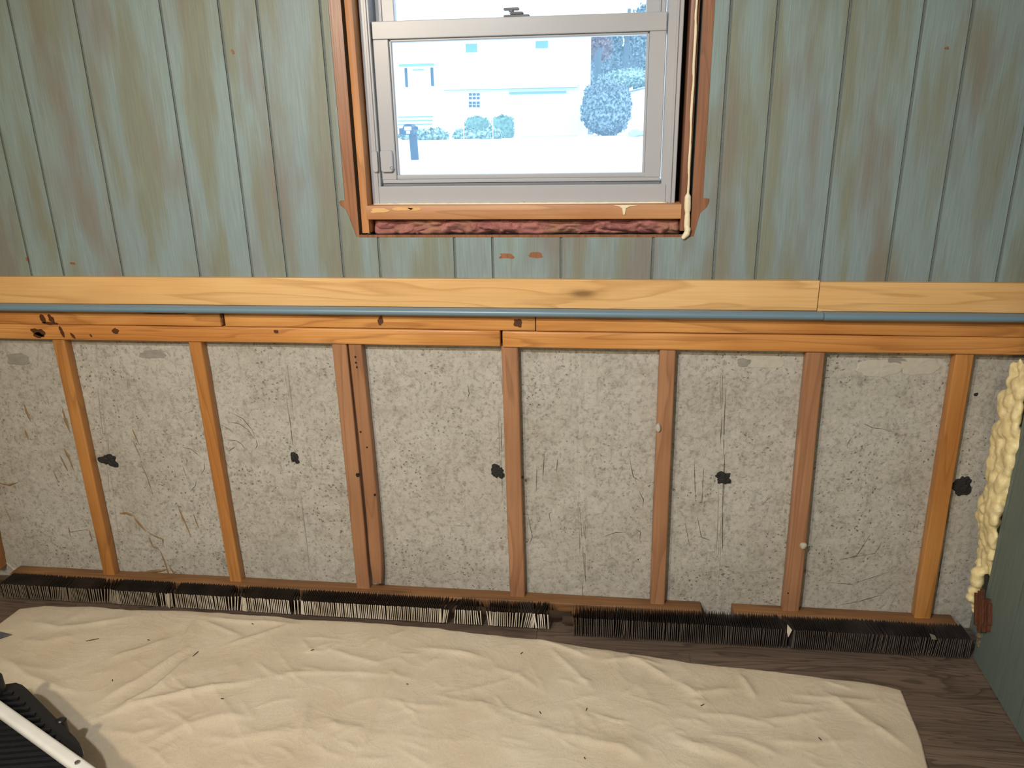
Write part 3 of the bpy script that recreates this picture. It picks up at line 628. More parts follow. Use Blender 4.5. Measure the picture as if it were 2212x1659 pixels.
# ================================================================== WINDOW
win = struct(empty('window_1', (-.2, .08, 1.12)), 'white vinyl double-hung window', 'window')
FX0, FX1 = -.574, .163                              # outer faces of the vinyl frame
SX0, SX1 = -.5485, .127                             # sash outer edges
fr = child('frame', win, (-.2, .08, 1.12))
def bx(name, par, x0, x1, y0, y1, z0, z1, mat='vinyl', b=.0015): return autosmooth(MB().cbox(x0, x1, y0, y1, z0, z1, b).obj(name, mat, par), 12)
bx('jamb', fr, FX0, SX0-.0025, .05, .145, 1.125, 2.0); bx('jamb', fr, SX1+.0025, FX1, .05, .145, 1.125, 2.0)
bx('jamb_stop', fr, FX0+.012, FX0+.018, .046, .052, 1.125, 2.0, b=.001); bx('jamb_stop', fr, FX1-.016, FX1-.010, .046, .052, 1.125, 2.0, b=.001)
bx('head', fr, FX0, FX1, .05, .145, 1.98, 2.02)
bx('sill', fr, SX0-.011, SX1+.014, .048, .150, 1.124, 1.1705)
bx('sill_track', fr, SX0, SX1, .062, .140, 1.165, 1.1765, 'vinylgrey')
lo = child('lower_sash', win, (-.2, .07, 1.18))
bx('bottom_rail', lo, SX0+.001, SX1-.001, .058, .085, 1.1775, 1.1860)
bx('bottom_bead', lo, SX0+.002, SX1-.002, .063, .085, 1.1855, 1.1970, 'vinyl', .003)
bx('top_rail', lo, SX0, SX1, .056, .085, 1.503, 1.5415)
bx('stile', lo, SX0, SX0+.0365, .058, .085, 1.186, 1.503); bx('stile', lo, SX1-.0365, SX1, .058, .085, 1.186, 1.503)
bx('glazing_bead', lo, SX0+.036, SX0+.043, .064, .074, 1.195, 1.503, b=.002); bx('glazing_bead', lo, SX1-.043, SX1-.036, .064, .074, 1.195, 1.503, b=.002)
bx('glazing_bead', lo, SX0+.036, SX1-.036, .064, .074, 1.497, 1.5035, b=.002)
MB().box(SX0+.030, SX1-.030, .0735, .0755, 1.19, 1.51).obj('pane', 'glass', lo)
up = child('upper_sash', win, (-.2, .12, 1.52))
bx('bottom_rail', up, SX0, SX1, .098, .122, 1.500, 1.538); bx('stile', up, SX0, SX0+.045, .096, .122, 1.538, 1.98); bx('stile', up, SX1-.045, SX1, .096, .122, 1.538, 1.98)
bx('top_rail', up, SX0, SX1, .098, .122, 1.94, 1.98)
bx('stile_lip', up, SX0+.012, SX0+.016, .092, .097, 1.538, 1.98, b=.001); bx('stile_lip', up, SX1-.016, SX1-.012, .092, .097, 1.538, 1.98, b=.001)
MB().box(SX0+.04, SX1-.04, .109, .111, 1.53, 1.95).obj('pane', 'glass', up)
lk = child('sash_lock', win, (-.22, .075, 1.5415))
lxx = onY(1116, 32, .07)[0]
bx('lock_base', lk, lxx-.030, lxx+.030, .062, .084, 1.5415, 1.5465, 'vinylgrey', .002); bx('lock_cam', lk, lxx-.016, lxx+.016, .064, .082, 1.5465, 1.553, 'vinylgrey', .003)
bx('lock_lever', lk, lxx-.030, lxx+.006, .066, .076, 1.556, 1.562, 'vinylgrey', .002)
MB().tube([(lxx-.012, .071, 1.553), (lxx-.012, .071, 1.557)], .006).obj('lock_pin', 'vinylgrey', lk)
# security sensor, one piece on the jamb and one on the sash
def rsq(name, x0, x1, z0, z1, y0, y1, label, cat):
    mb = MB(); r = .006; P = []
    for cx, cz, a0 in ((x1-r, z1-r, 0), (x0+r, z1-r, 90), (x0+r, z0+r, 180), (x1-r, z0+r, 270)):
        for k in range(6): an = math.radians(a0+18*k); P.append((cx+r*math.cos(an), cz+r*math.sin(an)))
    c = ((x0+x1)/2, (z0+z1)/2); sh = lambda s: [(c[0]+(p[0]-c[0])*s, c[1]+(p[1]-c[1])*s) for p in P]
    n = len(P); V = []
    for y, s in ((y1, 1), (y0+.002, 1), (y0, .93)): V += [(p[0], y, p[1]) for p in sh(s)]
    F = [(k*n+i, k*n+(i+1) % n, (k+1)*n+(i+1) % n, (k+1)*n+i) for k in (0, 1) for i in range(n)]+[tuple(range(2*n, 3*n))]
    mb.add(V, F); o = mb.obj(name, 'vinyl'); autosmooth(o, 35)
    return tag(o, label, cat)
a = onY(829, 324, .050); b = onY(856, 372, .050)
sen = rsq('window_sensor', SX0+.001, SX0+.031, b[2], a[2], .048, .058, 'white contact sensor on the lower left of the sash', 'sensor')
q = onY(846, 363, .048)
MB().tube([(q[0]+.0035*math.cos(k*.524), .0475, q[2]+.0035*math.sin(k*.524)) for k in range(13)], .0006, 6, False).obj('button_ring', 'vinylgrey', sen)
rsq('sensor_magnet', FX0+.008, FX0+.0215, b[2], a[2], .040, .0499, 'narrow white sensor magnet on the left window jamb', 'sensor')

# boards around the window
tl_ = onY(747, 0, YP)[0]
def tagb(o, l, c='board'): return tag(autosmooth(o, 40), l, c)
LB0, LB1 = -.5955, -.5775
jl = tagb(MB().bar(((LB0+LB1)/2, .078, 1.062), ((LB0+LB1)/2, .078, 2.0), LB1-LB0, .13, .001, 14, up=(1, 0, 0), warp=.0006, seed=31).obj('jamb_board', 'jamb'), 'tan jamb board left of the white window')
jr = tagb(MB().bar((.184, .078, 1.066), (.184, .078, 2.0), .018, .13, .001, 14, up=(1, 0, 0), warp=.0006, seed=32).obj('jamb_board', 'bare'), 'brown jamb board right of the white window')
rs_ = tagb(MB().bar((LB1-.004, .078, 1.111), (.1755, .078, 1.111), .033, .134, .001, 20, warp=.0006, seed=33).obj('sill_board', 'tan'), 'tan sill board under the white window with caulk drips')
for u, v, w, h, sd in ((818, 455, .055, .012, 1), (870, 451, .050, .010, 2), (895, 452, .035, .008, 3)):
    x, z = xz(u, v, .0105); MB().prism(ragged(x, z, w, h, 18, sd+700, .3), .0101, .0125).obj('pale_chip', 'chip', rs_)
P = [xz(u, v, .010) for u, v in ((1325, 443), (1380, 443), (1360, 446), (1352, 450), (1350, 462), (1348, 464.5), (1346, 462), (1344, 450), (1338, 446))]
tag(MB().prism(P, .0085, .0125).obj('caulk_drip', 'caulk'), 'cream caulk drip running down the tan sill board', 'caulk')
mb = MB(); pts = [(FX0+.004+i*.0105, .045, 1.1272) for i in range(69)]
mb.tube(pts, [.0028*(1+.5*rnd.random()) for _ in pts], 8); tag(mb.obj('caulk_bead', 'caulk', smooth=True), 'cream caulk bead between window and tan sill board', 'caulk')
MB().prism([xz(1131, 436, .047), xz(1133, 436, .047), xz(1133, 447, .047), xz(1131, 447, .047)], .0465, .050).obj('pencil_mark', 'black', fr)
# dark cavity and pink insulation under the sill board and in the left gap
def lumpy(name, x0, x1, z0, z1, y, amp, nx, nz, label, sd):
    X, Z = np.meshgrid(np.linspace(x0, x1, nx), np.linspace(z0, z1, nz))
    a = fbm(X*18, Z*26, 0, sd, 3); b = np.abs(fbm(X*22+5+.7*a, Z*36, 0, sd+5, 3))*2.4
    yy = y-amp*(a*.9+b*.6)
    ed = np.minimum(np.minimum(X-x0, x1-X), np.minimum(Z-z0, z1-Z)); yy = yy+.02*np.exp(-ed/.005)
    V = np.stack([X, yy, Z], -1).reshape(-1, 3); ix = np.arange(nx*nz).reshape(nz, nx)
    F = np.stack([ix[:-1, :-1], ix[:-1, 1:], ix[1:, 1:], ix[1:, :-1]], -1).reshape(-1, 4)
    return tag(mk(name, V, F, 'pink', smooth=True), label, 'insulation')
lumpy('insulation_batt', LB1+.003, .178, OZ0-.002, 1.0965, .040, .015, 330, 36, 'pink fibreglass insulation stuffed under the tan sill board', 5)
lumpy('insulation_batt', OX0+.0005, LB0-.0005, OZ0, 2.0, .062, .012, 12, 300, 'narrow pink insulation strip in the gap left of the window', 15)
MB().box(OX0, OX1, .13, .19, OZ0-.01, 1.125).obj('cavity_back', 'black', wall)
MB().box(FX1+.0005, .1748, .10, .14, 1.12, 2.0).box(LB1+.0003, FX0-.0003, .10, .14, 1.12, 2.0).obj('gap_light_block', 'black', wall)  # black filler added in the jamb gaps to block sky light
# foam strip right of the window
def remesh(o, vox):
    m = o.modifiers.new('r', 'REMESH'); m.mode = 'VOXEL'; m.voxel_size = vox; m.use_smooth_shade = True
    s = o.modifiers.new('s', 'SMOOTH'); s.factor = .5; s.iterations = 7; return o
mb = MB(); n = 190
for i in range(n):
    v = -40+(505+40)*i/(n-1)
    u = 1506-(1506-1483)*v/505
    q = onY(u, v, .002); g = float(vnoise(i*.11, 3.3, 0, 4)); rr = .0036+.0008*g
    if v > 425: rr = .0072+.0016*float(vnoise(i*.3, 7.3, 0, 4))
    mb.ball((q[0]+.0012*float(vnoise(i*.08, 9.3, 0, 6)), .0075, q[2]), (rr, rr*.8, .009), 8, 6)
for u, v, r in ((1477, 513, .006), (1484, 505, .008), (1486, 497, .008), (1481, 508, .007)): q = onY(u, v, .0); mb.ball((q[0], .004, q[2]), r, 8, 6)
tag(remesh(mb.obj('foam_bead', 'caulk'), .0018), 'long thin cream foam bead down the right side of the window', 'foam')

# ================================================================== CORNER FOAM, ROTTEN WOOD
mb = MB()
path = [(2214, 786, .010), (2208, 805, .014), (2202, 830, .02), (2195, 860, .024), (2190, 890, .026), (2183, 920, .026), (2180, 950, .030), (2172, 985, .028), (2166, 1015, .024), (2158, 1045, .028), (2152, 1075, .026), (2143, 1100, .026), (2138, 1128, .022), (2137, 1150, .018), (2135, 1175, .017), (2132, 1200, .016), (2126, 1225, .015)]
for i in range(len(path)-1):
    for k in range(5):
        t_ = k/5; u, v, r = [path[i][j]*(1-t_)+path[i+1][j]*t_ for j in range(3)]
        q = onY(u-3, v, -.045)
        for m in range(5):
            rr = r*rnd.uniform(.34, .5)
            mb.ball((q[0]+rnd.uniform(-.45, .45)*r*.8, -.045+rnd.uniform(-1.3, 1.3)*.030, q[2]+rnd.uniform(-.012, .012)), (rr, rr*1.5, rr*1.7), 8, 6)
for u, v, r, Y in ((2176, 905, .011, -.03), (2166, 943, .010, -.03), (2160, 990, .009, -.03), (2150, 1040, .010, -.03), (2138, 1060, .008, -.03), (2126, 1100, .012, -.03), (2122, 1118, .010, -.03), (2113, 1238, .016, -.05), (2110, 1255, .017, -.05), (2112, 1246, .016, -.05), (2104, 1275, .013, -.05), (2110, 1270, .013, -.05), (2098, 1290, .012, -.05), (2104, 1294, .013, -.05), (2103, 1308, .009, -.05), (2104, 1318, .008, -.05)):
    q = onY(u, v, Y); mb.ball(q, (r, r*1.2, r), 10, 7)
foam = remesh(mb.obj('spray_foam', 'foam'), .0035)
tx = bpy.data.textures.new('foam_lump', 'CLOUDS'); tx.noise_scale = .03
dm = foam.modifiers.new('d', 'DISPLACE'); dm.texture = tx; dm.strength = .007; dm.texture_coords = 'GLOBAL'
tag(foam, 'lumpy cream spray foam down the corner by the right wall', 'foam')
P0 = [(2108, 1310), (2120, 1268), (2128, 1285), (2139, 1300), (2138, 1335), (2134, 1362), (2118, 1370), (2106, 1352)]
mb = MB(); r_ = random.Random(4)
for i in range(9):
    u = 2108+i*3.7; v0 = 1268+r_.uniform(0, 26)+abs(i-4)*3; v1 = 1358+r_.uniform(-10, 10)
    a = onX(u, v0, .949-.0006*(8-i)); b = onX(u-1, v1, .947-.0006*(8-i))
    mb.bar(b, a, .009, .007+.006*r_.random(), .001, 8, up=(1, 0, 0), warp=.003, seed=i)
tag(mb.obj('rotten_wood_scrap', 'rot'), 'dark broken rotten wood in the corner below the foam', 'wood scrap')
mb = MB()
for i in range(70):
    q = onY(r_.uniform(2114, 2128), r_.uniform(1372, 1432), -.108); rr = r_.uniform(.003, .007); mb.ball((q[0], q[1]+r_.uniform(-.006, .01), max(q[2], rr)), (rr, rr, rr*.8), 6, 5)
tag(remesh(mb.obj('crumbled_foam', 'crumb'), .002), 'crumbled brown foam at the floor in the right corner', 'debris')

# ================================================================== FINNED HEATING PIPE
def fin_mesh(name, d, h, lip, mats):
    mb = MB(); th = .0005; c = .006
    prof = [(-d/2, 0), (d/2, 0), (d/2, h), (-d/2, h)]
    v = [(x, y, z) for x in (-th/2, th/2) for y, z in prof]
    mb.add(v, [(0, 3, 2, 1), (4, 5, 6, 7), (0, 1, 5, 4), (1, 2, 6, 5), (2, 3, 7, 6), (3, 0, 4, 7)]); fm = [0]*6
    if lip:
        mb.box(th/2, th/2+lip, -d/2, -d/2+.0005, .001, h-.001); fm += [1]*6
    me = bpy.data.meshes.new(name); me.from_pydata(mb.v, [], mb.f)
    for m in mats: me.materials.append(M[m])
    me.polygons.foreach_set('material_index', fm); me.update(); return me
FL = fin_mesh('fin', .060, .047, .0021, ['fin', 'lip'])
FL2 = fin_mesh('fin_plain', .060, .047, .0, ['fin'])
FR = fin_mesh('fin_black', .065, .058, .0008, ['finblack', 'finedge'])  # grey lip paints the lit front edge of each black fin
def element(name, x0, x1, y, z, r, meshes, pitch, label, bends, gaps, part_limit=300):
    root = tag(empty(name, ((x0+x1)/2, y, z)), label, 'heater')
    MB().tube([(x0-.03, y, z+.026), (x1+(.06 if x1 < 0 else .0), y, z+.026)], .0115, 16).obj('pipe', 'pipe', root, smooth=True)
    xs = []; x = x0
    while x < x1:
        if not any(a < x < b for a, b in gaps): xs.append(x)
        x += pitch*(1+rnd.uniform(-.08, .08))
    xs = xs[::-1]; extra = MB()
    for i, x in enumerate(xs):
        sk = 0.0; ty = rnd.gauss(0, .012)
        for c, w, a, b in bends:
            if abs(x-c) < w: k = 1-abs(x-c)/w; sk += a*k; ty += b*k*rnd.choice((.4, 1, 1))
        me = meshes[0] if not (len(meshes) > 1 and rnd.random() < .008) else meshes[1]
        if i < part_limit:
            o = bpy.data.objects.new('fin', me); C.objects.link(o); o.parent = root
            o.location = (x-(x0+x1)/2, 0, 0); o.rotation_euler = (rnd.gauss(0, .01), ty, sk+rnd.gauss(0, .015))
        else:
            mm = Matrix.Translation((x, y, z)) @ Matrix.Rotation(sk, 4, 'Z')
            extra.add([mm @ vv.co for vv in me.vertices], [tuple(p.vertices) for p in me.polygons])
    if extra.v: e_ = extra.obj('far_fins', 'fin', root); e_['kind'] = 'stuff'
    return root
pxf = lambda u, v: onY(u, v, -.09)[0]
EL = element('finned_heating_pipe', pxf(4, 1280), pxf(1186, 1340), -.060, .009, 0, [FL, FL2], .00525, 'left finned heating pipe with bright bent fin edges',
    [(pxf(505, 1290), .03, .5, .25), (pxf(1130, 1340), .05, .35, .25), (pxf(1165, 1340), .03, -.3, -.2), (pxf(970, 1330), .03, -.5, .25), (pxf(640, 1310), .02, .4, .1), (pxf(360, 1290), .03, .35, .1), (pxf(1040, 1330), .04, .3, -.15), (pxf(220, 1280), .05, .5, .2), (pxf(120, 1280), .06, .3, .15)],
    [(pxf(362, 1290), pxf(370, 1290)), (pxf(1036, 1320), pxf(1046, 1320)), (pxf(1150, 1330), pxf(1157, 1330)), (pxf(975, 1320), pxf(982, 1320))])
ER = element('finned_heating_pipe', onY(1238, 1340, -.1)[0], .942, -.072, .004, 0, [FR], .0048, 'right finned heating pipe with straight black fins',
    [(onY(1697, 1370, -.1)[0], .02, .4, .1), (onY(1340, 1350, -.1)[0], .02, .1, .1), (.7, .08, .15, .1), (.85, .06, -.2, .1)], [(onY(1694, 1370, -.1)[0], onY(1701, 1370, -.1)[0])])
def flake(pts, par, mat='lip', Y=-.108):
    P = [xz(u, v, Y) for u, v in pts]; return MB().prism(P, Y, Y+.0012).obj('bent_fin', mat, par)
flake([(1701, 1349), (1711, 1361), (1703, 1377), (1700, 1366)], ER); flake([(2008, 1369), (2020, 1373), (2024, 1382), (2013, 1381)], ER, 'finedge'); flake([(358, 1284), (366, 1282), (367, 1314), (362, 1310)], EL, 'lip', -.093)

# ================================================================== DROP CLOTH
BE = [(-1.665, -.128), (-1.60, -.108), (-1.122, -.098), (-.95, -.100), (-.839, -.103), (-.761, -.096), (-.60, -.1), (-.414, -.112), (-.25, -.124), (-.08, -.140), (.081, -.164), (.25, -.182), (.45, -.198), (.60, -.214), (.70, -.228), (.727, -.237)]
bxs, bys = zip(*BE)
nx, ny = 560, 300
sx = np.linspace(0, 1, nx); tt = np.linspace(0, 1, ny)**1.15
LY = -1.55
Xb = -1.665+(.727+1.665)*sx
Yb = np.interp(Xb, bxs, bys)+.004*vnoise(Xb*9, 2.2, 0, 8)+.0015*vnoise(Xb*30, 2.2, 0, 8)
Xf = -1.74+(.62+1.74)*sx
SXm, TM = np.meshgrid(np.arange(nx), np.arange(ny))
Xc = Xb[SXm]*(1-tt[TM])+Xf[SXm]*tt[TM]+.006*np.sin(tt[TM]*9)*0
Yc = Yb[SXm]*(1-tt[TM])+LY*tt[TM]
# natural right edge
Xc = Xc+(SXm/(nx-1))**8*.006*vnoise(Yc*8, 1.0, 0, 3)
H = np.zeros_like(Xc)+.0035
H += .0028*(fbm(Xc*3.2, Yc*4.5, 0, 51, 3)+.3)
rg = 1-np.abs(fbm(Xc*3.0+.4*fbm(Xc*4, Yc*4, 0, 71, 2), Yc*4.5, 0, 61, 3))*3.4
H += .0030*np.clip(rg, 0, 1)**1.4
rg2 = 1-np.abs(fbm(Xc*8+3, Yc*7+1, 0, 81, 3))*3.6
H += .0024*np.clip(rg2, 0, 1)**1.2*np.clip(.45+.9*fbm(Xc*2, Yc*2, 0, 91, 2), 0, 1)
def crease(px_, h, w, asym=1.0):
    global H
    P = [onZ(u, v, .005)[:2] for u, v in px_]
    best = np.full(Xc.shape, 9.0); sgn = np.ones(Xc.shape); fade = np.ones(Xc.shape)
    tot = sum(np.hypot(*(P[i+1]-P[i])) for i in range(len(P)-1)); acc = 0
    for i in range(len(P)-1):
        a, b = P[i], P[i+1]; d = b-a; L = np.hypot(*d); d = d/L
        rx_, ry_ = Xc-a[0], Yc-a[1]; s = np.clip(rx_*d[0]+ry_*d[1], 0, L)
        qx, qy = rx_-s*d[0], ry_-s*d[1]; dist = np.hypot(qx, qy); cr = d[0]*ry_-d[1]*rx_
        m = dist < best; best = np.where(m, dist, best); sgn = np.where(m, np.sign(cr), sgn)
        fade = np.where(m, np.sin(np.pi*np.clip((acc+s)/tot, .04, .96)), fade); acc += L
    ww = np.where(sgn > 0, w, w*asym)
    H += .8*h*np.exp(-np.abs(best/ww)**1.25)*np.clip(fade*1.4, 0, 1)
CR = [([(200, 1557), (300, 1523), (430, 1495), (560, 1472)], .014, .014, .45), ([(205, 1522), (300, 1472), (425, 1390)], .010, .014, .6), ([(262, 1535), (350, 1482), (432, 1405)], .011, .012, .6), ([(232, 1540), (330, 1500), (400, 1440)], .006, .010, 1),
      ([(425, 1338), (405, 1370), (385, 1412)], .008, .010, .7), ([(428, 1340), (480, 1360), (530, 1380)], .007, .012, .7), ([(430, 1336), (540, 1345), (650, 1350)], .008, .012, .7), ([(640, 1345), (560, 1375), (470, 1400)], .007, .012, .6), ([(380, 1375), (300, 1405), (230, 1425)], .008, .016, .6),
      ([(300, 1620), (400, 1570), (480, 1550), (560, 1552)], .010, .022, .6), ([(560, 1470), (660, 1456), (760, 1457), (870, 1463)], .006, .016, .4), ([(880, 1392), (862, 1430), (835, 1480), (800, 1560), (775, 1640)], .004, .006, .6), ([(890, 1400), (980, 1408), (1060, 1425)], .007, .014, .5),
      ([(1130, 1372), (1215, 1400), (1290, 1428)], .007, .012, .5), ([(1180, 1395), (1240, 1450), (1290, 1500)], .006, .014, .5), ([(1290, 1430), (1370, 1425), (1440, 1440)], .007, .012, .5), ([(1360, 1420), (1400, 1440), (1452, 1472)], .008, .012, .5), ([(1396, 1448), (1380, 1480), (1340, 1510)], .005, .012, .6),
      ([(1452, 1467), (1503, 1501), (1600, 1488)], .009, .016, .5), ([(1596, 1455), (1620, 1490), (1634, 1515)], .008, .012, .6), ([(1634, 1560), (1720, 1553), (1800, 1538)], .008, .014, .5), ([(1500, 1545), (1580, 1550), (1640, 1562)], .006, .012, .5), ([(1770, 1490), (1850, 1545), (1980, 1630)], .008, .018, .5), ([(1700, 1500), (1790, 1512), (1900, 1520)], .006, .016, .6),
      ([(1250, 1600), (1340, 1615), (1400, 1650)], .010, .02, .5), ([(1140, 1570), (1220, 1590), (1300, 1600)], .006, .016, .6), ([(1440, 1600), (1540, 1620), (1640, 1660)], .008, .02, .6), ([(1520, 1590), (1600, 1600), (1700, 1640)], .006, .014, .5), ([(640, 1620), (660, 1550), (668, 1510)], .006, .02, .6), ([(700, 1400), (760, 1420), (830, 1440)], .006, .014, .5), ([(60, 1345), (130, 1360), (200, 1350), (300, 1330)], .008, .018, .6),
      ([(0, 1420), (60, 1462), (130, 1490), (190, 1500)], .009, .016, .6), ([(30, 1380), (90, 1390), (180, 1372)], .005, .02, .7), ([(930, 1500), (1000, 1520), (1060, 1525)], .005, .014, .6), ([(820, 1510), (900, 1528), (980, 1532)], .005, .012, .5), ([(1650, 1600), (1760, 1610), (1860, 1600)], .006, .016, .5), ([(1060, 1440), (1120, 1460), (1180, 1500)], .005, .014, .6), ([(420, 1590), (520, 1600), (640, 1580)], .006, .02, .5), ([(230, 1580), (290, 1590), (360, 1570)], .006, .012, .5)]
for c_ in CR: crease(*c_)
for i in range(150):
    u, v = rnd.uniform(250, 2000), rnd.uniform(1380, 1680); a = rnd.gauss(.25, .5); L = rnd.uniform(30, 110)
    crease([(u, v), (u+L*.5*math.cos(a), v+L*.5*math.sin(a)+rnd.uniform(-8, 8)), (u+L*math.cos(a), v+L*math.sin(a))], rnd.uniform(.0015, .0042), rnd.uniform(.004, .011), rnd.choice((.4, .6, 1)))
ed = np.minimum(np.minimum(TM*.004, (nx-1-SXm)*.0045), SXm*.0045); H = H*(1-.55*np.exp(-ed/.02))
# keep clear of the fins at the back
V = np.stack([Xc, Yc, np.maximum(H, .0012)], -1).reshape(-1, 3); ix = np.arange(nx*ny).reshape(ny, nx)
F = np.stack([ix[:-1, :-1], ix[1:, :-1], ix[1:, 1:], ix[:-1, 1:]], -1).reshape(-1, 4)
cloth = mk('drop_cloth', V, F, 'canvas', smooth=True)
sd_ = cloth.modifiers.new('thick', 'SOLIDIFY'); sd_.thickness = .0008; sd_.offset = 1
tag(cloth, 'wrinkled cream canvas drop cloth spread over the floor', 'drop cloth')
def cloth_z(x, y):
    i = np.argmin((Xc-x)**2+(Yc-y)**2); return float(H.flat[i])
deb = [(200, 1383, 22, -.25, 'thin dark splinter on the cloth near the left pipe'), (422, 1415, 17, 1.85, 'dark splinter on the cloth below the bunched edge'), (321, 1383, 6, .2, 'tiny curled crumb on the cloth between two splinters'), (243, 1470, 5, .7, 'brown speck on the cloth above the step stool'), (546, 1350, 5, .3, 'black speck at the cloth edge near the left pipe'), (1127, 1411, 6, 2.4, 'dark crumb on the cloth below the bare pipe'), (880, 1479, 4, .2, 'black speck on the cloth near the centre fold'), (1267, 1534, 6, 2.0, 'dark crumb on the cloth right of centre'), (1167, 1541, 6, .8, 'thin grey crumb left of the right-hand dark crumb'), (1771, 1600, 6, .9, 'dark crumb near the right end of the cloth'), (1517, 1527, 7, -.4, 'small brown splinter on the wrinkled right of the cloth'), (481, 1514, 5, .1, 'brown fleck above the long crisp fold'), (675, 1408, 6, -.3, 'brown fleck on the cloth left of the centre fold'), (1263, 1638, 4, 1.0, 'dark fleck at the bottom middle of the cloth')]
for u, v, L, a, lab in deb:
    q = onZ(u, v, .006); k = L*.00145; z = cloth_z(q[0], q[1])+.0018
    dx, dy = math.cos(a), -math.sin(a)*1.7; n_ = math.hypot(dx, dy); dx, dy = dx/n_*k/2, dy/n_*k/2
    o = MB().bar((q[0]-dx, q[1]-dy, z), (q[0]+dx, q[1]+dy, z+.0006), .0022, .0018, .0005, 4, warp=.0006, seed=u, taper=lambda t: .5+.5*math.sin(math.pi*min(max(t, .1), .95))).obj('splinter', 'splinter')
    tag(o, lab, 'debris', 'crumbs and splinters on the drop cloth')
# blade at the left edge
a, b, c_ = onZ(-60, 1352, .012), onZ(25, 1371, .012), onZ(-40, 1391, .012)
mb = MB().add([(*a[:2], .0125), (*b[:2], .0125), (*c_[:2], .0125), (*a[:2], .0140), (*b[:2], .0140), (*c_[:2], .0140)], [(2, 1, 0), (3, 4, 5), (0, 1, 4, 3), (1, 2, 5, 4), (2, 0, 3, 5)])
d_ = (a+c_)/2-b; d_ = d_/np.hypot(d_[0], d_[1]); hc = (a+c_)/2
bl = mb.obj('scraper', 'blade'); tag(bl, 'pointed grey scraper blade lying on the cloth at the left edge', 'scraper')
MB().bar((hc[0], hc[1], .016), (hc[0]+d_[0]*.1, hc[1]+d_[1]*.1, .018), .02, .014, .005, 4, up=(0, 0, 1)).obj('handle', 'blackplastic', bl)

# ================================================================== STEP STOOL
ZT = .11
T = lambda u, v, z=ZT: onZ(u, v, z)
st = tag(empty('step_stool', (-1.15, -.78, .0)), 'step stool with ribbed black tread and white rail at the bottom left', 'step stool')
out = [T(-120, 1500), T(-20, 1482), T(14, 1476), T(34, 1473), T(48, 1478), T(60, 1488), T(165, 1594), T(174, 1606), T(180, 1620), T(182, 1632), T(176, 1645), T(150, 1668), T(60, 1720), T(-160, 1760), T(-300, 1640)]
n = len(out); c0 = sum(out)/n
V = []; F = []
for z, s in ((ZT-.045, .985), (ZT-.006, 1.0), (ZT, .985)):
    for p in out: V.append((c0[0]+(p[0]-c0[0])*s, c0[1]+(p[1]-c0[1])*s, z))
F = [(k*n+i, (k+1)*n+i, (k+1)*n+(i+1) % n, k*n+(i+1) % n) for k in (0, 1) for i in range(n)]+[tuple(range(2*n, 3*n)), tuple(range(n))[::-1]]
autosmooth(mk('tread', V, F, 'blackplastic', st), 35)
def edge_x(y):                                     # where a rib at depth y meets the inside of the right edge
    best = None
    for i in range(n):
        a, b = out[i], out[(i+1) % n]
        if (a[1]-y)*(b[1]-y) <= 0 and abs(a[1]-b[1]) > 1e-6:
            x = a[0]+(b[0]-a[0])*(y-a[1])/(b[1]-a[1]); best = x if best is None else max(best, x)
    return best
ra = T(0, 1592); rbv = T(121, 1582); slope = (rbv[1]-ra[1])/(rbv[0]-ra[0])
for i in range(15):
    v = 1488+i*12.6
    p = T(0, v); 
    # walk right until the edge
    x = p[0]; y = p[1]
    while True:
        ex = edge_x(y+.018)
        if ex is None or x > ex-.022: break
        x += .004; y = p[1]+(x-p[0])*slope
    if x-p[0] < .02: continue
    x0 = p[0]-.10; y0 = p[1]-.10*slope
    mb = MB().bar((x0, y0, ZT+.002), (x, y, ZT+.002), .009, .0085, .003, 3, up=(0, 0, 1), endcham=.001)
    autosmooth(mb.obj('rib', 'blackplastic', st), 40)
q = T(131, 1556); autosmooth(MB().tube([(q[0], q[1], ZT-.03), (q[0]+.002, q[1], ZT+.0)], [.012, .010], 14).ball((q[0], q[1], ZT), (.010, .010, .005), 12, 6).obj('latch_tab', 'blackplastic', st), 40)
ZR = .145
A, B = T(-60, 1490, ZR), T(230, 1698, ZR)
rail = autosmooth(MB().bar((A[0], A[1], ZR), (B[0], B[1], ZR), .020, .026, .008, 6, up=(0, 0, 1), rs=5).obj('rail', 'enamel', st), 35)
q = T(167, 1646, ZR+.012); sc_ = autosmooth(MB().tube([(q[0], q[1], ZR+.008), (q[0], q[1], ZR+.0125), (q[0], q[1], ZR+.0128)], [.0055, .005, .003], 14).obj('screw', 'steel', rail), 40)
q = T(-2, 1498, ZT); autosmooth(MB().tube([(q[0], q[1], ZT-.02), (q[0], q[1], ZT+.045), (q[0], q[1], ZT+.055)], [.016, .015, .008], 16).obj('knob', 'blackplastic', st), 40)
for u, v in ((150, 1640), (20, 1500), (-150, 1520), (-100, 1720)):
    p = T(u, v); MB().bar((p[0]-.01, p[1], .026), (p[0]-.02, p[1]-.02, ZT-.04), .022, .022, .005, 2, up=(1, 0, 0), rs=4).obj('leg', 'enamel', st)
    cz = cloth_z(p[0]-.01, p[1])+.019
    MB().ball((p[0]-.01, p[1], cz), (.017, .017, .0155), 12, 8).obj('foot', 'blackplastic', st)

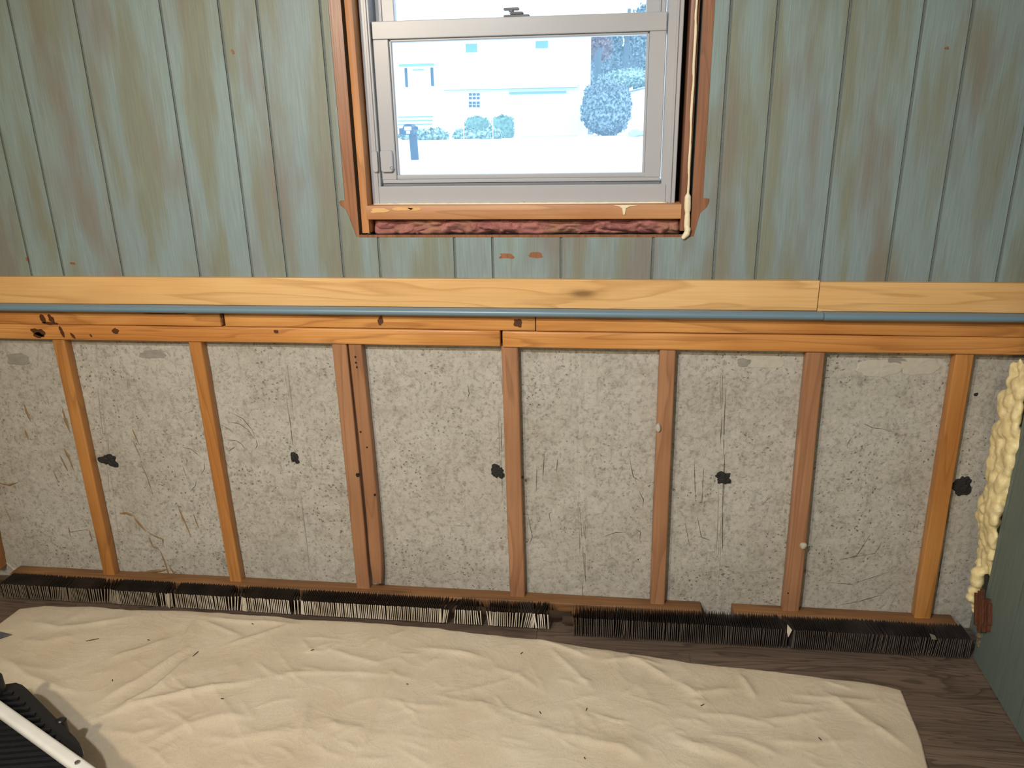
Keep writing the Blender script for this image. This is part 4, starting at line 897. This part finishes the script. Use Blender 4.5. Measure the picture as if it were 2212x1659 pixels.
# ================================================================== OUTSIDE
GZ = .28
gnd = struct(MB().add([(-120, .35, GZ), (120, .35, GZ), (120, 160, GZ), (-120, 160, GZ)], [(0, 1, 2, 3)]).obj('ground', 'snow'), 'white overexposed ground outside the window', 'ground')
YH = 60.0
def H3(u, v, Y=YH): return onY(u, v, Y)
g0 = H3(1100, 293)[2]
hb = H3(1268, 292); hx1 = hb[0]; hx0 = H3(700, 300)[0]-6
house = tag(empty('house', ((hx0+hx1)/2, YH+5, GZ)), 'white two-storey house with garage across the street', 'house')
MB().box(hx0, hx1, YH, YH+10, GZ-.5, 9.6).obj('wall', 'siding', house)
MB().add([(hx0-.5, YH-.5, 9.5), (hx1+.5, YH-.5, 9.5), (hx1+.5, YH+10.5, 9.5), (hx0-.5, YH+10.5, 9.5), (hx0-.5, YH+5, 12.2), (hx1+.5, YH+5, 12.2)], [(0, 1, 5, 4), (2, 3, 4, 5), (1, 2, 5), (3, 0, 4), (3, 2, 1, 0)]).obj('roof', 'siding', house)
def hrect(name, u0, v0, u1, v1, mat, par, d=.06, Y=YH):
    a, b = onY(u0, v0, Y), onY(u1, v1, Y); x0, x1 = sorted((a[0], b[0])); z0, z1 = sorted((a[2], b[2]))
    return MB().box(x0, x1, Y-d, Y+.02, z0, z1).obj(name, mat, par)
for u0, v0, u1, v1 in ((1006, 95, 1031, 113), (1157, 89, 1184, 104)):
    w_ = hrect('window', u0-2, v0-2, u1+2, v1+6, 'siding', house, .05); hrect('pane', u0, v0, u1, v1, 'farpale', w_, .09)
dw = hrect('door_surround', 866, 139, 942, 186, 'siding', house, .05)
hrect('lintel', 862, 139, 938, 142, 'joint', dw, .12); hrect('shutter', 874, 147, 882, 188, 'shutter', dw, .1); hrect('shutter', 930, 146, 938, 186, 'shutter', dw, .1); hrect('muntin', 892, 150, 917, 152, 'farpale', dw, .1)
w_ = hrect('window', 1009, 198, 1041, 235, 'siding', house, .05)
for r_i, v0 in enumerate((201.5, 209.5, 219.5, 226.5)):
    for k in range(3):
        u0 = 1013+k*8.5; hrect('pane', u0, v0, u0+6.6, v0+5.2, 'farglass', w_, .09)
gd = hrect('garage_door', 1096, 199, 1250, 294, 'siding', house, .04); hrect('door_head', 1100, 199, 1223, 201.5, 'joint', gd, .14)
hrect('overhang', 956, 183, 1248, 188, 'siding', house, .5); hrect('overhang_shadow', 960, 187.5, 1248, 189, 'joint', house, .2)  # thin darker strip painted as shade below the overhang
stp = hrect('steps', 864, 251, 946, 275, 'siding', house, .9)
for v0 in (252, 260, 268): hrect('step_line', 866, v0, 944-v0*.1+22, v0+1.3, 'joint', stp, .95)
# clipped hedge
def blob(name, c, r, mat, label, cat, boxy=.5, leaves=0, seed=0, amp=.12, leaf=.16, n=40, m=26, group=None):
    V = []; F = []
    for i in range(m+1):
        ph = math.pi*i/m
        for k in range(n):
            an = 2*math.pi*k/n
            d = np.array([math.sin(ph)*math.cos(an), math.sin(ph)*math.sin(an), math.cos(ph)])
            q = 1/max(abs(d))*boxy+(1-boxy); q *= .82 if boxy else 1
            p = d*q*(1+amp*float(fbm(d[0]*3+seed, d[1]*3, d[2]*3, seed, 3))); V.append(np.array(c)+p*np.array(r))
    for i in range(m):
        for k in range(n): F.append((i*n+k, (i+1)*n+k, (i+1)*n+(k+1) % n, i*n+(k+1) % n))
    if not leaves:
        return tag(mk(name, V, F, mat[0], smooth=True), label, cat, group)
    root = tag(empty(name, (c[0], c[1], c[2]-r[2])), label, cat, group)
    mk('inner_foliage', V, F, mat[0], root, smooth=True)
    rr = random.Random(seed); LV = []; LF = []
    for i in range(leaves):
        p = np.array(V[rr.randrange(len(V))])*1.0; p = p+(p-np.array(c))*rr.uniform(-.05, .08)+np.array([rr.gauss(0, 1) for _ in range(3)])*leaf*.5
        u = Vector([rr.gauss(0, 1) for _ in range(3)]).normalized(); w = u.orthogonal().normalized()
        k = len(LV); L = leaf*rr.uniform(.6, 1.4)
        for s1, s2 in ((-1, 0), (0, -.45), (1, 0), (0, .45)): LV.append(tuple(Vector(p)+u*(s1*L)+w*(s2*L)))
        LF.append((k, k+1, k+2, k+3))
    o = mk('leaves', LV, LF, mat[1], root); o['kind'] = 'stuff'; return root
def span(u0, v0, u1, v1, Y): a, b = onY(u0, v1, Y), onY(u1, v0, Y); return ((a[0]+b[0])/2, Y, (a[2]+b[2])/2), (abs(b[0]-a[0])/2, abs(b[2]-a[2])/2)
c1, r1 = span(1002, 245, 1060, 297, 57.2); c1 = (c1[0], c1[1], GZ+r1[1]*.8)
blob('clipped_hedge', c1, (r1[0]*1.02, 1.0, r1[1]*1.1), ['hedge_leaf', 'hedge_leaf'], 'left clipped green hedge in front of the white house', 'hedge', .5, 900, 3, .08, .09, group='clipped hedges')
c1, r1 = span(1060, 247, 1113, 300, 55); c1 = (c1[0], c1[1], GZ+r1[1]*.8)
blob('clipped_hedge', c1, (r1[0]*1.02, 1.0, r1[1]*1.15), ['hedge_leaf', 'hedge_leaf'], 'right clipped green hedge beside the garage door', 'hedge', .5, 900, 4, .08, .09, group='clipped hedges')
for i, (u0, v0, u1, v1) in enumerate(((862, 265, 930, 285), (915, 266, 985, 290), (975, 270, 1060, 296), (1040, 278, 1100, 300))):
    c1, r1 = span(u0, v0, u1, v1, 54)
    blob('groundcover_bush', (c1[0], (53.4, 51.6, 53.4, 51.6)[i], GZ+.25), (r1[0]*.98, .6, .42), ['pachysandra', 'pachysandra'], ['leafy groundcover behind the mailbox', 'leafy groundcover right of the mailbox', 'leafy groundcover before the left hedge', 'leafy groundcover before the right hedge'][i], 'shrub', .2, 500, 20+i, .25, .13, 26, 14, group='groundcover shrubs')
for u, lab in ((1063.5, 'thin white marker stake in front of the hedges'), (1001, 'thin white marker stake left of the hedges')):
    a = onY(u, 247 if u > 1050 else 270, 50); tag(MB().bar((a[0], 50, GZ), (a[0]+.02, 50, a[2]), .05, .05, .01, 2, up=(1, 0, 0)).obj('marker_stake', 'siding'), lab, 'stake')
# ivy mass, trees, stones at the right
c1, r1 = span(1250, 163, 1372, 296, 57)
blob('ivy_bush', (c1[0], 57, GZ+r1[1]*.92), (r1[0]*1.02, 1.8, r1[1]*1.0), ['ivy_leaf', 'ivy_leaf'], 'large dense ivy-covered bush right of the garage', 'bush', .15, 5200, 31, .16, .14, 40, 30)
def tree(name, u0, v0, u1, v1, Y, ut, label, mat, seed, leaves):
    c1, r1 = span(u0, v0, u1, v1, Y); x = onY(ut, 250, Y)[0]
    root = blob(name, c1, (r1[0], r1[0]*.6, r1[1]), [mat, mat], label, 'tree', 0, leaves, seed, .35, .24, 30, 22)
    mb = MB().tube([(x, Y-1.6, GZ), (x+.1, Y-1.5, 3), (x-.05, Y-1.4, 6.5), (x+.2, Y-1.0, 11 if name != 'red_leaf_tree' else 7.2)], [.42, .36, .30, .16], 12)
    if name != 'red_leaf_tree': mb.tube([(x, Y-1.5, 5.2), (x-1.2, Y-1.6, 6.6), (x-2.2, Y-1.6, 7.8)], [.13, .09, .04], 8); mb.tube([(x, Y-1.5, 5.6), (x+1.4, Y-1.6, 7.0), (x+2.0, Y-1.5, 8.6)], [.12, .08, .04], 8)
    mb.obj('trunk', 'bark', root, smooth=True); return root
tree('garden_tree', 1266, 60, 1350, 215, 78, 1348, 'leafy tree behind the white house corner', 'tree_leaf', 41, 2600)
tree('evergreen_tree', 1352, 20, 1440, 190, 84, 1400, 'pale leafy tree at the right edge of the window', 'tree_leaf', 43, 2400)
tree('red_leaf_tree', 1276, 82, 1318, 128, 72, 1290, 'reddish pale tree beside the house corner', 'red_leaf', 45, 800)
c1, r1 = span(1302, 150, 1420, 184, 68)
blob('low_shrub', c1, (r1[0], 1.5, r1[1]), ['pachysandra', 'pachysandra'], 'pale shrub spreading above the ivy bush', 'shrub', 0, 900, 46, .3, .16, 24, 14)
for i, (u, v, s, lab) in enumerate(((1372, 268, .5, 'pale stone at the foot of the ivy bush'), (1396, 284, .42, 'pale stone nearest the right window stile'), (1374, 291, .34, 'low pale stone below the ivy bush'), (1390, 262, .34, 'upper pale stone beside the ivy'))):
    q = onY(u, v, 52); mb = MB().ball((q[0], 52+i*1.1, GZ+s*.35), (s, s*.6, s*.5), 10, 7)
    mb.v = [tuple(np.array(p)*1.0+.12*float(vnoise(p[0]*2, p[1]*2, p[2]*2, i))) for p in mb.v]
    tag(mb.obj('garden_stone', 'stone'), lab, 'stone', 'stones by the ivy')
tag(MB().box(onY(1122, 294, 56)[0], onY(1244, 294, 56)[0], 44, YH-.3, GZ, GZ+.03).obj('driveway', 'drive'), 'pale driveway in front of the garage', 'driveway')
bk = [onY(1286, 200, 66)[0], 30.0]
bv = []; bf = []
for j_, (yy, zz) in enumerate(((61, GZ-.1), (63, 2.0), (66, 3.6), (70, 4.0), (95, 4.6))):
    for xx in (bk[0], bk[0]+4, bk[0]+12, bk[1]): bv.append((xx, yy, zz if xx > bk[0] else zz*.75))
for j_ in range(4):
    for k_ in range(3): bf.append((j_*4+k_, j_*4+k_+1, (j_+1)*4+k_+1, (j_+1)*4+k_))
struct(mk('ground_bank', bv, bf, 'snow', smooth=True), 'pale bank rising behind the ivy bush', 'ground')
# mailbox
YM = 22.0
mb0 = onY(893, 343, YM); mt = onY(886, 262, YM)
mr = tag(empty('mailbox', (mb0[0], YM, GZ)), 'dark blue mailbox on a post outside the window', 'mailbox')
xa, xb = onY(886, 300, YM)[0], onY(902, 300, YM)[0]
MB().bar(((xa+xb)/2, YM, GZ-.05), ((xa+xb)/2-.02, YM, onY(893, 288, YM)[2]), xb-xa, .12, .01, 3, up=(1, 0, 0)).obj('post', 'mailbox', mr)
zc = onY(886, 278, YM)[2]; xm = onY(885, 275, YM)[0]; P = []
for k in range(13): an = math.pi*k/12; P.append((xm+.16*math.cos(an), zc+.14*math.sin(an)))
P += [(xm-.16, zc-.17), (xm+.16, zc-.17)]
MB().prism(P, YM-.25, YM+.25).obj('box', 'mailbox', mr)
MB().box(xm-.10, xm+.11, YM-.26, YM-.249, zc-.04, zc+.06).obj('door_plate', 'siding', mr); MB().box(xm-.05, xm+.06, YM-.26, YM-.249, zc-.14, zc-.06).obj('door_plate', 'siding', mr)
MB().box(xm+.165, xm+.26, YM-.05, YM-.03, zc-.02, zc+.06).obj('flag', 'mailbox', mr)
MB().box(xm-.28, xm-.17, YM-.2, YM-.1, zc-.16, zc+.02).obj('newspaper_holder', 'mailbox', mr)

for o in bpy.data.objects:
    if '_w' in o: del o['_w']
